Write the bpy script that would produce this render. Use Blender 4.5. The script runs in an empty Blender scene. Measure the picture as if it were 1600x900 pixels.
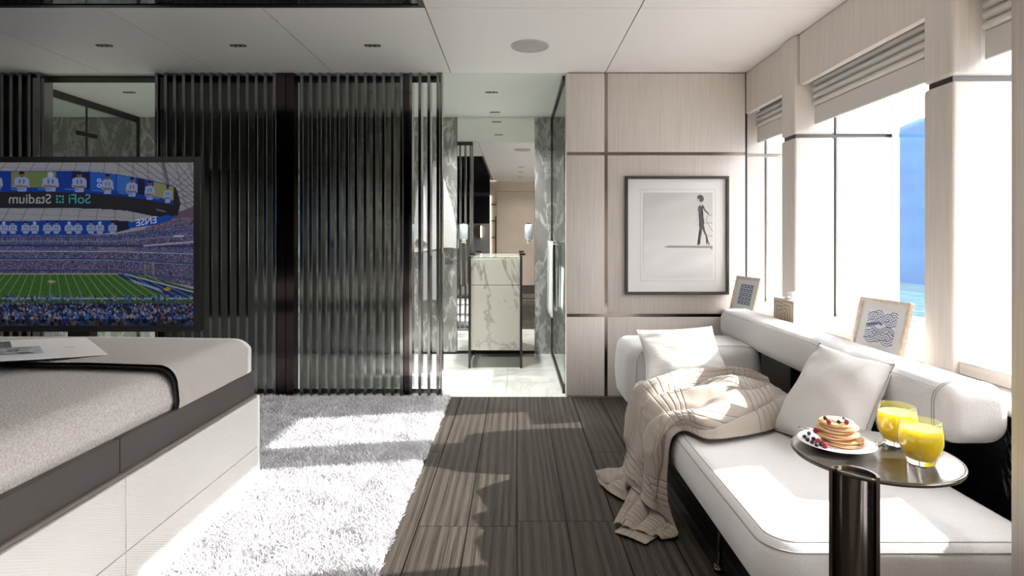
import bpy, bmesh, math, random
import numpy as np
from mathutils import Vector, Matrix, noise as mnoise

random.seed(7)
rng = np.random.default_rng(7)
SC = bpy.context.scene
COL = SC.collection
PI = math.pi

# ------------------------------------------------------------------ camera
EYE = 1.076
FPX = 900.0
cam_data = bpy.data.cameras.new('camera')
cam = bpy.data.objects.new('camera', cam_data)
COL.objects.link(cam)
cam.location = (0, 0, EYE)
cam.rotation_euler = (PI / 2, 0, 0)
cam_data.sensor_width = 36
cam_data.lens = FPX / 1600 * 36
cam_data.shift_x = -6 / 1600
cam_data.shift_y = -78 / 1600
cam_data.clip_start = 0.02
cam_data.clip_end = 2000
SC.camera = cam

# ------------------------------------------------------------------ sky, sun, exposure
EXPOSURE = 0.14
SC.view_settings.view_transform = 'Standard'
SC.view_settings.look = 'None'
SC.view_settings.gamma = 1
SC.view_settings.use_curve_mapping = False
SC.view_settings.exposure = EXPOSURE
SC.cycles.use_denoising = True
SC.cycles.max_bounces = 14
SC.cycles.diffuse_bounces = 8
SC.cycles.glossy_bounces = 6
SC.cycles.transparent_max_bounces = 16
SC.cycles.sample_clamp_indirect = 8

world = bpy.data.worlds.new('sky')
SC.world = world
world.use_nodes = True
wn = world.node_tree.nodes
wl = world.node_tree.links
bg = wn['Background']
tc = wn.new('ShaderNodeTexCoord')
sp = wn.new('ShaderNodeSeparateXYZ')
rp = wn.new('ShaderNodeValToRGB')
wl.new(tc.outputs['Generated'], sp.inputs[0])
wl.new(sp.outputs['Z'], rp.inputs[0])
wl.new(rp.outputs[0], bg.inputs[0])
rp.color_ramp.elements[0].position = 0.0
rp.color_ramp.elements[0].color = (1.0, 0.965, 0.93, 1)
rp.color_ramp.elements[1].position = 0.9
rp.color_ramp.elements[1].color = (0.93, 0.95, 1.0, 1)
SKY = 10.5
bg.inputs[1].default_value = SKY

sun_data = bpy.data.lights.new('sun', 'SUN')
sun_data.energy = 16.0
sun_data.angle = math.radians(0.6)
sun_data.color = (1.0, 0.955, 0.89)
sun = bpy.data.objects.new('sun', sun_data)
COL.objects.link(sun)
sun.location = (8, 1, 6)
SUN_DIR = Vector((-1, -0.17, -0.585)).normalized()
sun.rotation_euler = SUN_DIR.to_track_quat('-Z', 'Y').to_euler()

# ------------------------------------------------------------------ node helpers
def new_mat(name):
    m = bpy.data.materials.new(name)
    m.use_nodes = True
    nt = m.node_tree
    b = nt.nodes['Principled BSDF']
    return m, nt, b

def sset(b, **kw):
    for k, v in kw.items():
        k = {'base': 'Base Color', 'rough': 'Roughness', 'metal': 'Metallic', 'ior': 'IOR',
             'trans': 'Transmission Weight', 'coat': 'Coat Weight', 'spec': 'Specular IOR Level',
             'sheen': 'Sheen Weight', 'sss': 'Subsurface Weight', 'emit': 'Emission Color',
             'estr': 'Emission Strength', 'crough': 'Coat Roughness'}[k]
        if isinstance(v, tuple) and len(v) == 3:
            v = (*v, 1)
        b.inputs[k].default_value = v

def plain(name, base, rough=0.5, bump=0.0, bscale=200.0, var=0.0, vscale=5.0, **kw):
    m, nt, b = new_mat(name)
    sset(b, base=base, rough=rough, **kw)
    n, l = nt.nodes, nt.links
    tcn = n.new('ShaderNodeTexCoord')
    if var > 0:
        no = n.new('ShaderNodeTexNoise')
        no.inputs['Scale'].default_value = vscale
        no.inputs['Detail'].default_value = 4
        l.new(tcn.outputs['Object'], no.inputs['Vector'])
        cr = n.new('ShaderNodeValToRGB')
        cr.color_ramp.elements[0].position = 0.3
        cr.color_ramp.elements[1].position = 0.7
        cr.color_ramp.elements[0].color = (*[c * (1 - var) for c in base], 1)
        cr.color_ramp.elements[1].color = (*[min(1, c * (1 + var)) for c in base], 1)
        l.new(no.outputs['Fac'], cr.inputs[0])
        l.new(cr.outputs[0], b.inputs['Base Color'])
    if bump > 0:
        no = n.new('ShaderNodeTexNoise')
        no.inputs['Scale'].default_value = bscale
        no.inputs['Detail'].default_value = 3
        l.new(tcn.outputs['Object'], no.inputs['Vector'])
        bp = n.new('ShaderNodeBump')
        bp.inputs['Strength'].default_value = bump
        bp.inputs['Distance'].default_value = 0.003
        l.new(no.outputs['Fac'], bp.inputs['Height'])
        l.new(bp.outputs[0], b.inputs['Normal'])
    return m

def wood(name, c0, c1, scl, rough=0.45, bump=0.15, detail=6, pos=(0.35, 0.65), wave=None, bdist=0.002, rand=True):
    """grain: noise stretched by per-axis scale scl (small = long along that axis)"""
    m, nt, b = new_mat(name)
    sset(b, rough=rough, spec=0.22)
    n, l = nt.nodes, nt.links
    tcn = n.new('ShaderNodeTexCoord')
    mp = n.new('ShaderNodeMapping')
    mp.inputs['Scale'].default_value = scl
    l.new(tcn.outputs['Object'], mp.inputs[0])
    if rand:
        oi = n.new('ShaderNodeObjectInfo')
        mul = n.new('ShaderNodeVectorMath'); mul.operation = 'SCALE'
        mul.inputs[0].default_value = (37, 91, 53)
        l.new(oi.outputs['Random'], mul.inputs['Scale'])
        l.new(mul.outputs[0], mp.inputs['Location'])
    no = n.new('ShaderNodeTexNoise')
    no.inputs['Scale'].default_value = 1.0
    no.inputs['Detail'].default_value = detail
    no.inputs['Roughness'].default_value = 0.62
    l.new(mp.outputs[0], no.inputs['Vector'])
    src = no.outputs['Fac']
    if wave:
        wv = n.new('ShaderNodeTexWave')
        wv.wave_type = 'BANDS'; wv.bands_direction = 'X'
        mp2 = n.new('ShaderNodeMapping')
        mp2.inputs['Scale'].default_value = wave
        l.new(tcn.outputs['Object'], mp2.inputs[0])
        if rand: l.new(mul.outputs[0], mp2.inputs['Location'])
        l.new(mp2.outputs[0], wv.inputs['Vector'])
        wv.inputs['Scale'].default_value = 1.0
        wv.inputs['Distortion'].default_value = 9
        wv.inputs['Detail'].default_value = 3
        wv.inputs['Detail Scale'].default_value = 0.6
        mx = n.new('ShaderNodeMath'); mx.operation = 'MULTIPLY_ADD'
        l.new(wv.outputs['Fac'], mx.inputs[0]); mx.inputs[1].default_value = 0.24
        l.new(no.outputs['Fac'], mx.inputs[2])
        ms = n.new('ShaderNodeMath'); ms.operation = 'SUBTRACT'
        l.new(mx.outputs[0], ms.inputs[0]); ms.inputs[1].default_value = 0.12
        src = ms.outputs[0]
    cr = n.new('ShaderNodeValToRGB')
    cr.color_ramp.elements[0].position = pos[0]
    cr.color_ramp.elements[1].position = pos[1]
    cr.color_ramp.elements[0].color = (*c0, 1)
    cr.color_ramp.elements[1].color = (*c1, 1)
    l.new(src, cr.inputs[0])
    l.new(cr.outputs[0], b.inputs['Base Color'])
    if bump > 0:
        bp = n.new('ShaderNodeBump')
        bp.inputs['Strength'].default_value = bump
        bp.inputs['Distance'].default_value = bdist
        l.new(src, bp.inputs['Height'])
        l.new(bp.outputs[0], b.inputs['Normal'])
    return m

def marble(name, base, vein, scale=2.0, rough=0.12, width=0.03, strength=1.0, cloud=0.15, rot=(0.5, 0.4, 0.7), rough2=None):
    m, nt, b = new_mat(name)
    sset(b, rough=rough)
    n, l = nt.nodes, nt.links
    tcn = n.new('ShaderNodeTexCoord')
    mp = n.new('ShaderNodeMapping')
    mp.inputs['Rotation'].default_value = rot
    mp.inputs['Scale'].default_value = (scale, scale, scale * 0.45)
    l.new(tcn.outputs['Object'], mp.inputs[0])
    def ridge(sc, w):
        no = n.new('ShaderNodeTexNoise')
        no.inputs['Scale'].default_value = sc
        no.inputs['Detail'].default_value = 7
        no.inputs['Roughness'].default_value = 0.6
        no.inputs['Distortion'].default_value = 0.6
        l.new(mp.outputs[0], no.inputs['Vector'])
        s = n.new('ShaderNodeMath'); s.operation = 'SUBTRACT'; s.inputs[1].default_value = 0.5
        l.new(no.outputs['Fac'], s.inputs[0])
        a = n.new('ShaderNodeMath'); a.operation = 'ABSOLUTE'
        l.new(s.outputs[0], a.inputs[0])
        mr = n.new('ShaderNodeMapRange')
        mr.inputs['From Min'].default_value = 0
        mr.inputs['From Max'].default_value = w
        mr.inputs['To Min'].default_value = strength
        mr.inputs['To Max'].default_value = 0
        l.new(a.outputs[0], mr.inputs['Value'])
        return mr.outputs[0]
    r1 = ridge(1.0, width)
    cl = n.new('ShaderNodeTexNoise')
    cl.inputs['Scale'].default_value = 1.3
    cl.inputs['Detail'].default_value = 5
    l.new(mp.outputs[0], cl.inputs['Vector'])
    cm = n.new('ShaderNodeMath'); cm.operation = 'MULTIPLY'; cm.inputs[1].default_value = 1.0
    l.new(r1, cm.inputs[0]); l.new(cl.outputs['Fac'], cm.inputs[1])
    c2 = n.new('ShaderNodeMath'); c2.operation = 'MULTIPLY_ADD'
    l.new(cl.outputs['Fac'], c2.inputs[0]); c2.inputs[1].default_value = cloud
    l.new(cm.outputs[0], c2.inputs[2])
    mix = n.new('ShaderNodeMix'); mix.data_type = 'RGBA'
    mix.inputs[6].default_value = (*base, 1)
    mix.inputs[7].default_value = (*vein, 1)
    l.new(c2.outputs[0], mix.inputs[0])
    l.new(mix.outputs[2], b.inputs['Base Color'])
    return m

def glass_mat(name, tint=(1, 1, 1), refl=0.04, rough=0.0):
    """thin pane: clear with a fresnel reflection, lets daylight through"""
    m = bpy.data.materials.new(name); m.use_nodes = True
    nt = m.node_tree; n, l = nt.nodes, nt.links
    n.remove(n['Principled BSDF'])
    out = n['Material Output']
    t = n.new('ShaderNodeBsdfTransparent'); t.inputs[0].default_value = (*tint, 1)
    g = n.new('ShaderNodeBsdfGlossy'); g.inputs['Roughness'].default_value = rough
    f = n.new('ShaderNodeFresnel'); f.inputs[0].default_value = 1.45
    mx = n.new('ShaderNodeMixShader')
    a = n.new('ShaderNodeMath'); a.operation = 'ADD'; a.use_clamp = True
    geo = n.new('ShaderNodeNewGeometry')
    inv = n.new('ShaderNodeMath'); inv.operation = 'SUBTRACT'; inv.inputs[0].default_value = 1.0
    l.new(geo.outputs['Backfacing'], inv.inputs[1])
    fm = n.new('ShaderNodeMath'); fm.operation = 'MULTIPLY'
    l.new(f.outputs[0], fm.inputs[0]); l.new(inv.outputs[0], fm.inputs[1])
    l.new(fm.outputs[0], a.inputs[0]); a.inputs[1].default_value = refl
    l.new(a.outputs[0], mx.inputs[0])
    l.new(t.outputs[0], mx.inputs[1]); l.new(g.outputs[0], mx.inputs[2])
    l.new(mx.outputs[0], out.inputs[0])
    return m

def attr_mat(name, rough=0.5, emit=0.0, spec=0.3, coat=0.0):
    m, nt, b = new_mat(name)
    n, l = nt.nodes, nt.links
    a = n.new('ShaderNodeVertexColor'); a.layer_name = 'print'
    l.new(a.outputs[0], b.inputs['Base Color'])
    sset(b, rough=rough, spec=spec, coat=coat)
    if emit > 0:
        l.new(a.outputs[0], b.inputs['Emission Color'])
        b.inputs['Emission Strength'].default_value = emit
    return m

# ------------------------------------------------------------------ mesh helpers
def wloc(p):
    v = Vector((0, 0, 0))
    while p is not None:
        v += p.location
        p = p.parent
    return v

def link(name, me, m, parent=None, local=False, smooth=False):
    if smooth:
        me.polygons.foreach_set('use_smooth', [True] * len(me.polygons))
    if m is not None and not me.materials:
        me.materials.append(m)
    o = bpy.data.objects.new(name, me)
    COL.objects.link(o)
    if parent is not None:
        o.parent = parent
        if not local:
            o.location = -wloc(parent)
    return o

def from_bm(name, bm, m, parent=None, local=False, smooth=False, auto=None):
    me = bpy.data.meshes.new(name)
    bmesh.ops.recalc_face_normals(bm, faces=bm.faces)
    if auto is not None:
        for f in bm.faces: f.smooth = True
        for e in bm.edges:
            if len(e.link_faces) == 2 and e.calc_face_angle(0) > auto:
                e.smooth = False
    bm.to_mesh(me); bm.free()
    return link(name, me, m, parent, local, smooth)

def bm_box(bm, x0, x1, y0, y1, z0, z1, bevel=0.0, seg=2):
    r = bmesh.ops.create_cube(bm, size=1)
    vs = r['verts']
    for v in vs:
        v.co = Vector((x0 + (v.co.x + .5) * (x1 - x0), y0 + (v.co.y + .5) * (y1 - y0), z0 + (v.co.z + .5) * (z1 - z0)))
    if bevel > 0:
        es = list({e for v in vs for e in v.link_edges})
        bmesh.ops.bevel(bm, geom=es, offset=bevel, segments=seg, affect='EDGES', profile=0.5)
    return vs

def box(name, x0, x1, y0, y1, z0, z1, m, parent=None, bevel=0.0, seg=2, local=False):
    bm = bmesh.new()
    bm_box(bm, x0, x1, y0, y1, z0, z1, bevel, seg)
    return from_bm(name, bm, m, parent, local, auto=math.radians(40) if bevel > 0 else None)

def bm_tube(bm, pts, r, seg=8, closed=False, caps=True):
    pts = [Vector(p) for p in pts]
    n = len(pts)
    rs = r if isinstance(r, (list, tuple)) else [r] * n
    rings = []
    up = None
    for i in range(n):
        if closed:
            t = (pts[(i + 1) % n] - pts[i - 1]).normalized()
        else:
            t = (pts[min(i + 1, n - 1)] - pts[max(i - 1, 0)]).normalized()
        if up is None:
            up = Vector((0, 0, 1)) if abs(t.z) < 0.9 else Vector((1, 0, 0))
        a = t.cross(up)
        if a.length < 1e-6: a = t.orthogonal()
        a.normalize()
        b = a.cross(t).normalized()
        up = b
        rings.append([bm.verts.new(pts[i] + (a * math.cos(2 * PI * k / seg) + b * math.sin(2 * PI * k / seg)) * rs[i]) for k in range(seg)])
    m = n if closed else n - 1
    for i in range(m):
        A, B = rings[i], rings[(i + 1) % n]
        for k in range(seg):
            bm.faces.new((A[k], A[(k + 1) % seg], B[(k + 1) % seg], B[k]))
    if caps and not closed:
        bm.faces.new(rings[0][::-1]); bm.faces.new(rings[-1])

def tube(name, pts, r, m, parent=None, seg=8, closed=False, local=False):
    bm = bmesh.new(); bm_tube(bm, pts, r, seg, closed)
    return from_bm(name, bm, m, parent, local, smooth=True)

def bm_lathe(bm, prof, c, seg=32, cap0=False, cap1=False):
    """prof: list of (r, z) about c"""
    rings = []
    for (r, z) in prof:
        if r < 1e-6:
            rings.append([bm.verts.new((c[0], c[1], c[2] + z))])
        else:
            rings.append([bm.verts.new((c[0] + r * math.cos(2 * PI * k / seg), c[1] + r * math.sin(2 * PI * k / seg), c[2] + z)) for k in range(seg)])
    for A, B in zip(rings, rings[1:]):
        for k in range(seg):
            k2 = (k + 1) % seg
            if len(A) == 1 and len(B) == 1: continue
            if len(A) == 1: bm.faces.new((A[0], B[k2], B[k]))
            elif len(B) == 1: bm.faces.new((A[k], A[k2], B[0]))
            else: bm.faces.new((A[k], A[k2], B[k2], B[k]))
    if cap0 and len(rings[0]) > 1: bm.faces.new(rings[0][::-1])
    if cap1 and len(rings[-1]) > 1: bm.faces.new(rings[-1])

def lathe(name, prof, c, m, parent=None, seg=32, local=False, auto=None, **kw):
    bm = bmesh.new(); bm_lathe(bm, prof, c, seg, **kw)
    return from_bm(name, bm, m, parent, local, auto=auto or math.radians(50))

def grid_mesh(name, P, m, parent=None, local=False, smooth=True, closed_u=False):
    """P: array [nu][nv] of points"""
    P = np.asarray(P, float)
    nu, nv = P.shape[:2]
    idx = np.arange(nu * nv).reshape(nu, nv)
    a = idx[:-1, :-1].ravel(); b = idx[1:, :-1].ravel(); c = idx[1:, 1:].ravel(); d = idx[:-1, 1:].ravel()
    F = np.stack([a, b, c, d], 1)
    me = quad_mesh(name, P.reshape(-1, 3), F)
    return link(name, me, m, parent, local, smooth)

def quad_mesh(name, V, F):
    V = np.asarray(V, np.float32); F = np.asarray(F, np.int32)
    me = bpy.data.meshes.new(name)
    k = F.shape[1]
    me.vertices.add(len(V)); me.vertices.foreach_set('co', V.ravel())
    me.loops.add(F.size); me.loops.foreach_set('vertex_index', F.ravel())
    me.polygons.add(len(F))
    me.polygons.foreach_set('loop_start', np.arange(0, F.size, k, dtype=np.int32))
    me.polygons.foreach_set('loop_total', np.full(len(F), k, np.int32))
    me.update(calc_edges=True); me.validate()
    return me

def poly_prism(name, pts, d, m, parent=None, local=False, bevel=0):
    """pts: planar 3-D outline, d: extrusion vector"""
    bm = bmesh.new()
    vs = [bm.verts.new(p) for p in pts]
    f = bm.faces.new(vs)
    r = bmesh.ops.extrude_face_region(bm, geom=[f])
    nv = [g for g in r['geom'] if isinstance(g, bmesh.types.BMVert)]
    for v in nv: v.co += Vector(d)
    return from_bm(name, bm, m, parent, local)

def thing(name, label, cat, loc=(0, 0, 0), group=None, rot=None):
    o = bpy.data.objects.new(name, None)
    o.empty_display_size = 0.1
    COL.objects.link(o)
    o.location = loc
    if rot: o.rotation_euler = rot
    o['label'] = label; o['category'] = cat
    if group: o['group'] = group
    return o

def tag(o, label, cat, group=None, kind=None):
    o['label'] = label; o['category'] = cat
    if group: o['group'] = group
    if kind: o['kind'] = kind
    return o

def struct(o, label=None):
    o['kind'] = 'structure'
    if label: o['label'] = label; o['category'] = label.split()[-1]
    return o

def sroot(name, loc=(0, 0, 0)):
    o = bpy.data.objects.new(name, None)
    COL.objects.link(o); o.location = loc
    o['kind'] = 'structure'
    return o

def px(x, y, Z):
    """photo pixel at depth Z"""
    return Vector(((x - 806) / FPX * Z, Z, EYE - (y - 372) / FPX * Z))

# ------------------------------------------------------------------ materials
M = {}
M['pale_wood'] = wood('pale_wood', (0.64, 0.585, 0.535), (0.76, 0.715, 0.67), (130, 130, 3.0), rough=0.42, bump=0.06, pos=(0.3, 0.7))
M['pale_wood_h'] = wood('pale_wood_horizontal', (0.60, 0.545, 0.495), (0.74, 0.695, 0.65), (130, 3.0, 130), rough=0.42, bump=0.06, pos=(0.3, 0.7))
M['shaded_wood'] = wood('shaded_pale_wood', (0.40, 0.35, 0.31), (0.56, 0.51, 0.46), (90, 90, 2.0), rough=0.45, bump=0.2, pos=(0.3, 0.7))  # pale wood with the wall end's shade put into its colour
M['oak'] = wood('brushed_dark_oak', (0.0150, 0.0122, 0.0095), (0.068, 0.0575, 0.0455), (240, 3.0, 240), rough=0.55, bump=1.0, detail=8, pos=(0.28, 0.74), wave=(9, 0.5, 9), bdist=0.003)
M['ceiling'] = plain('ceiling_lacquer', (0.82, 0.80, 0.78), 0.45)
M['bath_ceiling'] = plain('bath_ceiling_lacquer', (0.62, 0.65, 0.60), 0.4)
M['gap'] = plain('shadow_gap', (0.03, 0.028, 0.026), 0.7)
M['dark_mirror'] = plain('black_glass', (0.012, 0.012, 0.014), 0.04, spec=0.9)
M['bronze'] = plain('bronze_trim', (0.30, 0.265, 0.235), 0.16, metal=1.0)
M['gun'] = plain('gunmetal', (0.24, 0.22, 0.21), 0.14, metal=1.0)
M['slat'] = plain('smoked_glossy_slat', (0.30, 0.30, 0.298), 0.12, metal=1.0)
M['post'] = plain('brown_glossy_post', (0.09, 0.072, 0.070), 0.12, metal=1.0)
M['table_metal'] = plain('dark_satin_table', (0.16, 0.148, 0.130), 0.20, metal=0.75)
M['dark_metal'] = plain('dark_metal', (0.05, 0.047, 0.045), 0.3, metal=0.6)
M['chrome'] = plain('chrome', (0.85, 0.85, 0.86), 0.06, metal=1.0)
M['marble_floor'] = marble('white_marble', (0.66, 0.66, 0.635), (0.36, 0.37, 0.34), 1.1, 0.10, 0.022, 0.9, 0.10)
M['marble_white'] = marble('veined_white_marble', (0.58, 0.565, 0.51), (0.24, 0.235, 0.205), 2.3, 0.12, 0.02, 1.2, 0.18, rot=(0.2, 0.75, 0.2))
M['marble_grey'] = marble('grey_carved_marble', (0.190, 0.188, 0.182), (0.66, 0.66, 0.64), 6.5, 0.14, 0.045, 1.1, 0.35)
M['marble_black'] = marble('black_marble', (0.012, 0.012, 0.013), (0.35, 0.34, 0.33), 2.2, 0.08, 0.008, 1.0, 0.0)
M['mirror'] = plain('mirror', (0.86, 0.88, 0.86), 0.0, metal=1.0)
M['glass'] = glass_mat('clear_glass', (0.985, 0.985, 0.985), 0.0)
M['glass_green'] = glass_mat('green_shower_glass', (0.91, 0.945, 0.925), 0.03)
M['glass_smoke'] = glass_mat('smoked_glass', (0.42, 0.435, 0.42), 0.08)
M['white_paint'] = plain('white_hull_paint', (0.74, 0.74, 0.76), 0.4)
# ================================================================== THE SETTING
H = 2.2
YB = 3.905      # plane of the slatted screen and the wood wall
YM = 5.35       # far wall of the bathroom
XW = 1.56       # window wall
XL = -4.25
YR = -0.5       # wall behind the camera

# floor: planks, each a part
fl = sroot('floor')
box('subfloor', XL, 1.6, YR, YB, -0.06, -0.013, M['gap'], fl)
pm = {}
def plank(x0, x1, y0, y1):
    w, d = round(x1 - x0, 4), round(y1 - y0, 4)
    key = (w, d)
    if key not in pm:
        bm = bmesh.new()
        bm_box(bm, -w / 2, w / 2, -d / 2, d / 2, -0.012, 0, 0.0014, 1)
        me = bpy.data.meshes.new('plank'); bm.to_mesh(me); bm.free()
        me.materials.append(M['oak'])
        pm[key] = me
    o = link('plank', pm[key], None, fl)
    o.location = ((x0 + x1) / 2, (y0 + y1) / 2, 0)
PW = 0.1865
ends = {0: [-0.5, 0.95, 2.152, YB], 1: [-0.5, 0.4, 2.19, YB], 2: [-0.5, 1.2, 2.62, YB], 3: [-0.5, 0.8, 2.05, 3.2, YB], 4: [-0.5, 1.75, 2.9, YB]}
for k in range(-13, 9):
    x0 = 0.005 + (k - 1) * PW
    e = ends[(k * 3) % 5] if k not in (-1, 0, 1) else [[-0.5, 0.95, 2.152, YB], [-0.5, 0.95, 2.152, YB], [-0.5, 0.4, 2.19, YB]][k + 1]
    for a, b in zip(e, e[1:]):
        plank(x0 + 0.0022, min(x0 + PW, 1.6) - 0.0022, a + 0.001, b - 0.001)

# bathroom floor: marble slabs
bf = sroot('floor')
box('bath_subfloor', XL - 0.9, 2.1, YB + 0.001, 6.1, -0.06, -0.01, M['gap'], bf)
xs = [XL - 0.9, -4.1, -3.3, -2.5, -1.7, -0.93, -0.065, 0.34, 1.2, 2.1]
for i, (a, b) in enumerate(zip(xs, xs[1:])):
    for c, d in ((YB, 4.66), (4.66, YM + 0.03)):
        box('slab', a + 0.0008, b - 0.0008, c + 0.0008, d - 0.0008, -0.01, 0.0, M['marble_floor'], bf)

# ceiling panels, each a part
ce = sroot('ceiling')
box('ceiling_backing', XL, 1.62, YR, YB + 0.021, H + 0.0055, H + 0.05, M['gap'], ce)
xs = [XL, -3.58, -2.80, -2.02, -1.24, -0.443, 0.607, 1.60]
g = 0.0028
for a, b in zip(xs, xs[1:]):
    box('ceiling_panel', a + g, b - g, 2.81 + g, YB + 0.02, H, H + 0.005, M['ceiling'], ce)
for a, b in ((-0.443, 0.607), (0.607, 1.60)):
    box('ceiling_panel', a + g, b - g, YR, 2.81 - g / 3, H, H + 0.005, M['ceiling'], ce)
mt_ = box('mirror_panel', XL, -0.47, YR, 2.775, H + 0.002, H + 0.005, M['dark_mirror'], ce)
mt_['label'] = 'dark reflective ceiling panel over the bed'
f1 = box('panel_trim', XL, -0.443, 2.775, 2.807, H - 0.002, H + 0.005, M['dark_metal'], ce)
f2 = box('panel_trim', -0.47, -0.443, YR, 2.775, H - 0.002, H + 0.005, M['dark_metal'], ce)
bc = sroot('ceiling')
box('bath_ceiling_panel', XL - 0.9, 2.1, YB + 0.022, 6.1, H, H + 0.015, M['bath_ceiling'], bc)

# wall_back: pale wood panels with bronze strips
wb = sroot('wall_back')
X0, XV, X1 = 0.343, 0.612, 1.556
ZA, ZB = 1.649, 0.551
box('wall_core', X0 + 0.012, X1 + 0.02, YB + 0.018, YB + 0.08, 0, H, M['dark_metal'], wb)
for (a, b) in ((X0, XV - 0.011), (XV + 0.011, X1)):
    for (c, d) in ((0.006, ZB - 0.011), (ZB + 0.011, ZA - 0.011), (ZA + 0.011, H - 0.006)):
        box('panel', a, b, YB, YB + 0.02, c, d, M['pale_wood'], wb, bevel=0.004, seg=2)
box('trim_strip', X0 + 0.004, X1, YB + 0.008, YB + 0.019, ZA - 0.011, ZA + 0.011, M['bronze'], wb)
box('trim_strip', X0 + 0.004, X1, YB + 0.008, YB + 0.019, ZB - 0.011, ZB + 0.011, M['bronze'], wb)
for (c, d) in ((0, ZB - 0.011), (ZB + 0.011, ZA - 0.011), (ZA + 0.011, H)):
    box('trim_strip', XV - 0.011, XV + 0.011, YB + 0.008, YB + 0.019, c, d, M['bronze'], wb)
box('side_panel', X0 - 0.001, X0 + 0.012, YB + 0.02, YB + 0.08, 0, H, M['pale_wood'], wb)

# ---------------------------------------------------------------- wall_right with windows
wr = sroot('wall_right')
XO = 2.12
SILL = 0.643
LEDGE = 0.597
P = [(3.180, 3.343), (2.030, 2.180), (0.66, 0.82)]      # pilasters (y0, y1)
GZ0, GZ1 = 1.632, 1.652
def pilaster(y0, y1):
    # front block carries the rounded corner, a shadow joint, then the outer block
    for (z0, z1) in ((0.0, GZ0), (GZ1, H)):
        box('pilaster', XW - 0.02, 1.762, y0, y1, z0, z1, M['pale_wood'], wr, bevel=0.014, seg=4)
        box('outer_pilaster', 1.774, XO, y0 - 0.002, y1 + 0.002, z0, z1, M['white_paint'], wr, bevel=0.004, seg=1)
    box('pilaster_core', XW - 0.008, XO - 0.001, y0 + 0.016, y1 - 0.016, 0.0, H - 0.01, M['dark_metal'], wr)
for y0, y1 in P: pilaster(y0, y1)
# far reveal of the last window
for (z0, z1) in ((0.0, GZ0), (GZ1, H)):
    box('reveal_panel', XW, 1.70, YB + 0.03, YB + 0.12, z0, z1, M['pale_wood'], wr, bevel=0.004, seg=1)
    box('reveal_panel', 1.715, XO, YB + 0.03, YB + 0.12, z0, z1, M['white_paint'], wr, bevel=0.004, seg=1)
box('reveal_core', XW, XO - 0.01, YB + 0.05, YB + 0.11, 0, H, M['bronze'], wr)
wins = [(3.343, YB + 0.03), (2.180, 3.180), (0.82, 2.03), (YR, 0.66)]
for i, (y0, y1) in enumerate(wins):
    box('pelmet', XW, XW + 0.035, y0 + (0.004 if i else 0.0), y1 - (0.010 if i else 0.028), 1.918, H - 0.004, M['pale_wood'], wr, bevel=0.003, seg=1)
    box('reveal_head', XW + 0.04, XO, y0, y1, H - 0.06, H, M['pale_wood'], wr)
    box('sill', XW, XO, y0 + 0.001, y1 - 0.001, LEDGE + 0.001, SILL, M['pale_wood_h'], wr, bevel=0.003, seg=1)
box('hull_band', XW + 0.02, XO, YR, YB + 0.1, 0, LEDGE - 0.002, M['pale_wood'], wr)
box('ledge', 1.402, XW + 0.019, YR + 0.9, YB - 0.002, LEDGE - 0.03, LEDGE, M['pale_wood_h'], wr, bevel=0.003, seg=1)
# black marble panels between metal strips below the ledge
ys = [0.42, 1.02, 1.60, 2.20, 2.80, 3.40, YB - 0.002]
for a, b in zip(ys, ys[1:]):
    box('marble_panel', 1.43, XW + 0.018, a + 0.012, b - 0.012, 0.06, LEDGE - 0.032, M['marble_black'], wr)
    box('metal_strip', 1.418, 1.45, a - 0.010, a + 0.010, 0.0, LEDGE - 0.032, M['gun'], wr)
box('metal_rail', 1.415, 1.45, 0.42, YB - 0.002, 0.0, 0.058, M['gun'], wr)
box('metal_rail', 1.415, 1.432, 0.43, YB - 0.002, LEDGE - 0.06, LEDGE - 0.045, M['gun'], wr)
# bathroom part of the hull with its own window
box('bath_hull', XW + 0.3, XO, YB + 0.13, 4.48, 0, H, M['marble_grey'], wr)
box('bath_hull', XW + 0.3, XO, 5.14, 6.1, 0, H, M['marble_grey'], wr)
box('bath_hull', XW + 0.3, XO, 4.48, 5.14, 0, 1.20, M['marble_grey'], wr)
box('bath_hull', XW + 0.3, XO, 4.48, 5.14, 1.92, H, M['marble_grey'], wr)
# windows: glass in a thin metal frame, at the hull
def window(n, y0, y1, z0, z1):
    w = sroot('window_%d' % n, (XO - 0.03, (y0 + y1) / 2, z0))
    box('glass_pane', XO - 0.036, XO - 0.030, y0 + 0.01, y1 - 0.01, z0 + 0.01, z1 - 0.01, M['glass'], w)
    for a, b, c, d in ((y0, y0 + 0.02, z0, z1), (y1 - 0.02, y1, z0, z1), (y0 + 0.02, y1 - 0.02, z0, z0 + 0.02), (y0 + 0.02, y1 - 0.02, z1 - 0.02, z1)):
        box('window_frame', XO - 0.045, XO - 0.02, a, b, c, d, M['white_paint'], w)
for i, (y0, y1) in enumerate(wins):
    window(i + 1, y0 + 0.002, y1 - 0.002, SILL + 0.001, H - 0.061)
window(5, 4.482, 5.138, 1.202, 1.918)

# door-frame wall end in the foreground at the right edge
st = sroot('wall_near')
box('wall_end', 1.03, 1.50, 1.08, 1.20, 0, H, M['shaded_wood'], st, bevel=0.003, seg=1)

# ---------------------------------------------------------------- wall_left / wall_rear
wlft = sroot('wall_left')
for a, b in zip(np.linspace(YR, YB, 6), np.linspace(YR, YB, 6)[1:]):
    box('wall_panel', XL - 0.05, XL, a + 0.002, b - 0.002, 0, H, M['pale_wood'], wlft)
box('wall_core', XL - 0.09, XL - 0.051, YR - 0.1, YB, -0.05, H + 0.05, M['gap'], wlft)

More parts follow.
